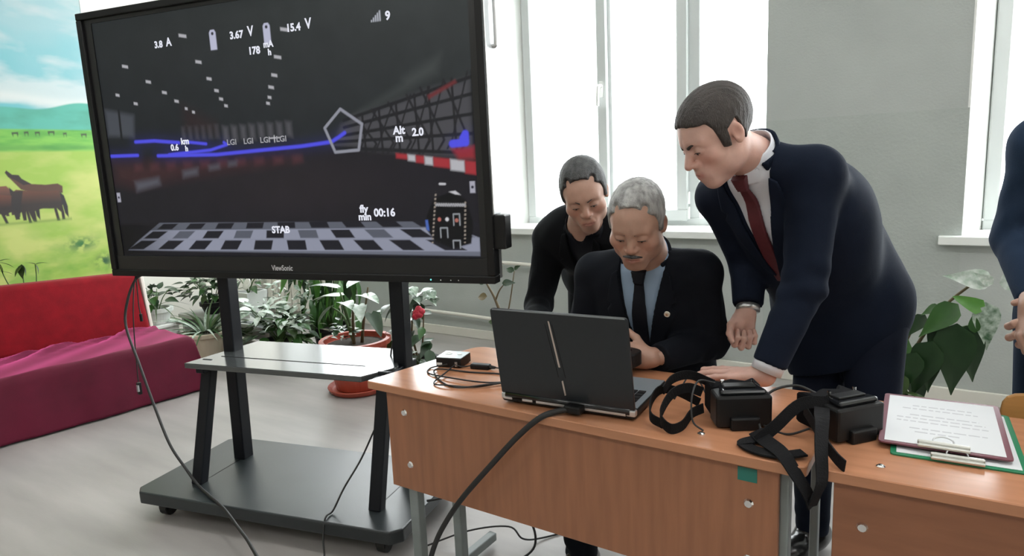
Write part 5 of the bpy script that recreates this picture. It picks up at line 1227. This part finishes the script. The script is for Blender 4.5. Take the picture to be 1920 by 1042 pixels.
# dark bushy plants on the bench
pl = thing('potted_plant', 'dark green bushy plant on the grey bench behind the spider plant', 'plant', (-5.12, 3.15, .23))
pot(pl, (-5.12, 3.15, .23), .08, .10, .10, M['black_plastic']); bush(pl, (-5.12, 3.13, .42), 110, (.30, .20, .19), LV['ovate'], [LM['dark'], LM['dark'], LM['olive'], LM['mid']], (.7, 1.15), .4, seedv=8)
pl = thing('potted_plant', 'plant with green leaves and a white bloom in the square white planter', 'plant', (-4.72, 3.22, .23))
pot(pl, (-4.72, 3.22, .23), .075, .095, .20, white_pot, sq=True); bush(pl, (-4.74, 3.22, .50), 34, (.17, .13, .10), LV['ovate'], [LM['mid'], LM['olive'], LM['dark']], (.6, 1.0), .4, seedv=14)
fb = MB().lathe([(.005, 0), (.030, .004), (.046, .018), (.040, .022), (.004, .014)], (0, 0, 0), 16).build('bloom', mat('white bloom', (.72, .72, .68), .6), pl, smooth=True)
fb.matrix_basis = Matrix.Translation((.14, -.10, .275)) @ Matrix.Rotation(R_(65), 4, 'X')
stem(pl, [(-4.72, 3.22, .44), (-4.64, 3.17, .49), (-4.58, 3.13, .50)], .004, .003)
# white flecked plant
pl = thing('potted_plant', 'low plant with clusters of white leaves left of the terracotta pot', 'plant', (-4.08, 2.98, 0))
pot(pl, (-4.08, 2.98, 0), .10, .125, .16, M['black_plastic'])
bush(pl, (-4.20, 2.94, .36), 60, (.24, .15, .09), LV['ovate'], [LM['white'], LM['pale'], LM['white']], (.75, 1.15), .3, seedv=21, base=(-4.08, 2.98, .14))
bush(pl, (-3.92, 2.92, .30), 50, (.24, .15, .11), LV['ovate'], [LM['white'], LM['pale'], LM['mid']], (.75, 1.1), .3, seedv=22, base=(-4.08, 2.98, .14))
bush(pl, (-4.08, 2.98, .20), 80, (.36, .18, .15), LV['ovate'], [LM['dark'], LM['mid'], LM['olive']], (.9, 1.4), .4, seedv=23, base=(-4.08, 2.98, .10))
# tall plant with long hanging leaves
pl = thing('potted_plant', 'tall plant with long hanging bright green leaves behind the terracotta pot', 'plant', (-3.95, 3.35, 0))
pot(pl, (-3.95, 3.35, 0), .11, .135, .20, M['black_plastic'])
for k, (x, h_) in enumerate(((-4.10, .70), (-4.0, .82), (-3.90, .76), (-3.80, .66), (-4.18, .55))):
    stem(pl, [(-3.95, 3.35, .15), ((x-3.95)/2, 3.33, .42), (x, 3.30, h_)], .008, .004)
for k in range(74):
    x = pr.uniform(-4.25, -3.62); z = pr.uniform(.28, .80); a = pr.uniform(0, 6.283)
    put_leaf(pl, LV['long'], pr.choice([LM['bright'], LM['mid'], LM['mid'], LM['dark']]), (x, pr.uniform(3.22, 3.40), z), (math.cos(a)*.5, math.sin(a)*.5-.15, -.75), (math.cos(a), math.sin(a), .4), pr.uniform(.7, 1.15), pr.uniform(-.4, .4))
for k in range(80):
    put_leaf(pl, LV['small'], pr.choice([LM['white'], LM['pale']]), (pr.uniform(-4.45, -3.95), pr.uniform(3.12, 3.3), pr.uniform(.34, .66)), (pr.uniform(-1, 1), pr.uniform(-1, .2), pr.uniform(-.3, .5)), s=pr.uniform(.7, 1.2), roll=pr.uniform(-.6, .6))
# terracotta pot
pl = thing('potted_plant', 'broad leaved plant with whitish leaves in the big terracotta pot', 'plant', (-3.07, 2.78, 0))
TX, TY = -3.07, 2.78
MB().lathe([(.16, 0), (.175, .012), (.19, .035), (.185, .04), (.16, .02), (.02, .016)], (TX, TY, 0), 28).build('saucer', terra, pl, world=True, bevel=.002, seg=1)
pot(pl, (TX, TY, .016), .135, .20, .31, terra, rim=.018)
for dx, dy, h_ in ((-.02, 0, .62), (.05, -.03, .56), (-.08, .02, .52), (.09, .02, .66)): stem(pl, [(TX+dx*.4, TY+dy, .29), (TX+dx, TY+dy-.02, .45), (TX+dx*2, TY+dy-.05, h_)], .011, .005, WOOD if dx > 0 else STEM)
for (x, y_, z), d, k, m, s in (((-.04, -.06, .60), (-.9, -.3, .1), 'broad', 'white', 1.15), ((.02, -.08, .57), (.8, -.4, .15), 'broad', 'pale', 1.0), ((.10, -.04, .55), (.7, -.6, -.2), 'broad', 'white', .95), ((-.10, -.02, .64), (-.7, -.5, .3), 'broad', 'dark', 1.1), ((.06, .02, .68), (.3, -.8, .2), 'broad', 'pale', 1.0),
        ((-.15, -.02, .52), (-.8, -.3, -.5), 'broad', 'mid', 1.0), ((.16, -.06, .62), (.9, -.2, .1), 'broad', 'pale', 1.05), ((.18, -.02, .50), (.8, -.3, -.5), 'broad', 'dark', 1.0), ((-.02, .05, .72), (-.5, .3, .4), 'broad', 'olive', 1.1), ((.10, .06, .74), (.5, .2, .5), 'broad', 'dark', 1.0), ((-.16, .0, .58), (-.9, -.1, .0), 'broad', 'pale', .9)):
    put_leaf(pl, LV[k], LM[m], (TX+x, TY+y_, z), d, s=s)
for k in range(44):
    a = pr.uniform(0, 6.283); put_leaf(pl, LV['small'], pr.choice([LM['white'], LM['pale'], LM['dark']]), (TX-.03+.11*math.cos(a)*pr.random(), TY-.07+.09*math.sin(a)*pr.random(), pr.uniform(.34, .45)), (math.cos(a), math.sin(a), pr.uniform(-.1, .7)), s=pr.uniform(.7, 1.1), roll=pr.uniform(-.5, .5))
# plant with the red flower
pl = thing('potted_plant', 'dark glossy plant bearing one red flower behind the display cart', 'plant', (-2.78, 3.02, 0))
pot(pl, (-2.78, 3.02, 0), .10, .125, .17, M['black_plastic'])
for pts in ([(-2.78, 3.02, .14), (-2.80, 3.0, .36), (-2.70, 2.96, .62)], [(-2.78, 3.02, .14), (-2.70, 2.98, .3), (-2.64, 2.94, .50)], [(-2.78, 3.02, .14), (-2.88, 2.99, .35), (-2.92, 2.97, .55)]): stem(pl, pts, .008, .004, WOOD)
for k in range(46):
    t = pr.random(); x = pr.choice((-2.71, -2.66, -2.90, -2.78))+pr.uniform(-.07, .07); a = pr.uniform(0, 6.283)
    put_leaf(pl, LV['ovate'], pr.choice([LM['dark'], LM['dark'], LM['mid']]), (x, 2.96+pr.uniform(-.06, .05), .16+.46*t), (math.cos(a)*.7, math.sin(a)*.7-.2, pr.uniform(-.8, .2)), s=pr.uniform(.9, 1.35), roll=pr.uniform(-.5, .5))
for k in range(12): put_leaf(pl, LV['ovate'], LM['pale'], (-2.64+pr.uniform(-.12, .12), 2.93+pr.uniform(-.04, .04), .60+pr.uniform(-.04, .06)), (pr.uniform(-1, 1), -.4, pr.uniform(-.2, .4)), s=pr.uniform(.8, 1.2))
fl_ = MB()
for k in range(9):
    a = k*2.4; r_ = .007+.0022*k; fl_.ball((-2.625+r_*math.cos(a), 2.875+r_*.6*math.sin(a), .505+r_*math.sin(a)), .021, 8, 5)
fl_.build('flower', mat('red petals', s2l(178, 30, 52), .5, noise=.25, nscale=60), pl, smooth=True, world=True, label='single red flower')
# sparse branches behind the laptop
pl = thing('potted_plant', 'thin branch with a few dry leaves rising behind the laptop by the wall', 'plant', (-2.33, 3.22, 0))
pot(pl, (-2.33, 3.22, 0), .10, .12, .18, cream_pot)
stem(pl, [(-2.33, 3.22, .15), (-2.28, 3.21, .42), (-2.30, 3.20, .54), (-2.36, 3.20, .64)], .012, .006, WOOD); stem(pl, [(-2.30, 3.20, .54), (-2.27, 3.20, .60), (-2.22, 3.19, .65)], .006, .003, WOOD); stem(pl, [(-2.33, 3.22, .15), (-2.22, 3.22, .5), (-2.17, 3.22, .72)], .006, .003, WOOD)
for p, d, m, s in (((-2.36, 3.20, .56), (-1, 0, -.1), 'dry', .9), ((-2.24, 3.19, .65), (1, 0, .15), 'dark', .8), ((-2.30, 3.19, .41), (-1, -.1, 0), 'olive', .6), ((-2.37, 3.2, .64), (-.8, 0, .2), 'dark', .7), ((-2.17, 3.22, .72), (-.9, 0, .2), 'dark', .7), ((-2.17, 3.22, .73), (.6, -.2, .4), 'dark', .5)): put_leaf(pl, LV['ovate'], LM[m], p, d, (.2, -1, .5), s)
# large plant at the right
pl = thing('potted_plant', 'large leaved plant against the wall behind the man bending over the desk', 'plant', (-.18, 3.42, 0))
pot(pl, (-.30, 3.42, 0), .12, .14, .16, M['black_plastic'])
stem(pl, [(-.29, 3.42, .12), (-.16, 3.38, .45), (-.06, 3.32, .66), (.06, 3.28, .80)], .010, .005, WOOD); stem(pl, [(-.29, 3.42, .12), (-.22, 3.36, .4), (-.16, 3.30, .58)], .008, .004, WOOD); stem(pl, [(-.16, 3.38, .45), (-.02, 3.33, .56), (.05, 3.3, .60)], .006, .004)
for p, ln, d, m, k in (((.10, 3.27, .788), .17, (-.17, -.02, .02), 'white', 'point'), ((.10, 3.27, .777), .09, (-.05, -.04, .04), 'white', 'point'), ((.064, 3.25, .681), .10, (-.08, -.02, .04), 'bright', 'broad'), ((-.011, 3.25, .69), .20, (-.14, -.03, -.15), 'mid', 'point'), ((-.01, 3.24, .611), .31, (-.01, -.03, -.31), 'dark', 'point'),
        ((-.09, 3.23, .53), .26, (-.07, -.02, -.25), 'dark', 'point'), ((-.197, 3.2, .387), .15, (-.01, -.02, -.15), 'olive', 'point'), ((-.075, 3.27, .674), .08, (-.05, -.02, -.03), 'mid', 'point'), ((-.18, 3.24, .527), .17, (-.09, -.02, -.14), 'mid', 'point'), ((.08, 3.26, .704), .20, (.02, -.02, -.2), 'pale', 'point'), ((.052, 3.25, .575), .08, (-.01, -.02, .08), 'mid', 'ovate'),
        ((-.124, 3.27, .631), .12, (-.06, -.02, -.09), 'dark', 'point'), ((-.241, 3.22, .381), .16, (-.05, -.02, -.15), 'dark', 'point'), ((-.057, 3.26, .614), .18, (-.04, -.02, -.16), 'dark', 'point'), ((-.146, 3.22, .477), .19, (-.05, -.02, -.18), 'dark', 'point'), ((-.285, 3.25, .448), .16, (-.02, -.02, -.14), 'dark', 'point'), ((.02, 3.26, .60), .24, (.04, -.02, -.22), 'dark', 'point'), ((-.10, 3.25, .50), .20, (.0, -.03, -.2), 'dark', 'point'), ((-.22, 3.25, .42), .18, (.02, -.03, -.18), 'dark', 'point'), ((-.16, 3.3, .40), .20, (.04, -.02, -.18), 'dark', 'point'), ((-.26, 3.25, .54), .18, (-.08, -.02, -.15), 'mid', 'point'), ((-.30, 3.25, .36), .18, (.03, -.03, -.17), 'dark', 'point'), ((-.25, 3.25, .33), .16, (.05, -.03, -.14), 'olive', 'point'), ((-.20, 3.22, .34), .17, (-.03, -.03, -.16), 'dark', 'point'), ((.12, 3.27, .78), .14, (.10, -.05, .04), 'white', 'point')):
    put_leaf(pl, LV[k], LM[m], p, d, (.15 if d[0] > 0 else -.1, -1, .35), ln/{'point': .20, 'broad': .16, 'ovate': .10}[k])
for p, d, s in (((-.196, 3.2, .278), (.17, -.02, -.02), .75), ((-.177, 3.2, .293), (.12, -.02, -.02), .6), ((-.20, 3.2, .30), (.9, -.2, .2), .6)): put_leaf(pl, LV['long'], LM['olive'], p, d, s=s)
# sprigs behind the sofa back
pl = thing('potted_plant', 'young plant with a few drooping leaves showing over the sofa back', 'plant', (-5.12, 1.86, 0))
pot(pl, (-5.12, 1.86, 0), .09, .11, .5, cream_pot)
stem(pl, [(-5.12, 1.86, .45), (-5.13, 1.84, .66), (-5.12, 1.84, .82)], .004, .003); stem(pl, [(-5.12, 1.86, .45), (-5.10, 1.90, .70), (-5.10, 1.91, .82)], .004, .003); stem(pl, [(-5.12, 1.86, .45), (-5.14, 1.76, .70), (-5.14, 1.72, .86)], .004, .003)
for p, d, s, m in (((-5.12, 1.84, .83), (.2, -.3, -.9), .95, 'olive'), ((-5.12, 1.84, .83), (.2, .3, -.8), .8, 'dark'), ((-5.12, 1.84, .82), (.1, -.7, -.5), .8, 'olive'), ((-5.10, 1.91, .82), (.2, .3, -.9), .7, 'olive'), ((-5.10, 1.91, .82), (.1, .7, .2), .7, 'mid'), ((-5.10, 1.91, .82), (.1, -.6, .4), .6, 'mid'), ((-5.14, 1.72, .86), (.1, .8, -.2), .9, 'olive'), ((-5.14, 1.72, .86), (.1, .4, -.8), .8, 'dark'), ((-5.14, 1.72, .86), (.1, .8, .4), .7, 'mid'), ((-5.14, 1.72, .80), (.1, .9, -.1), .7, 'dark')): put_leaf(pl, LV['ovate'], LM[m], p, d, s=s)
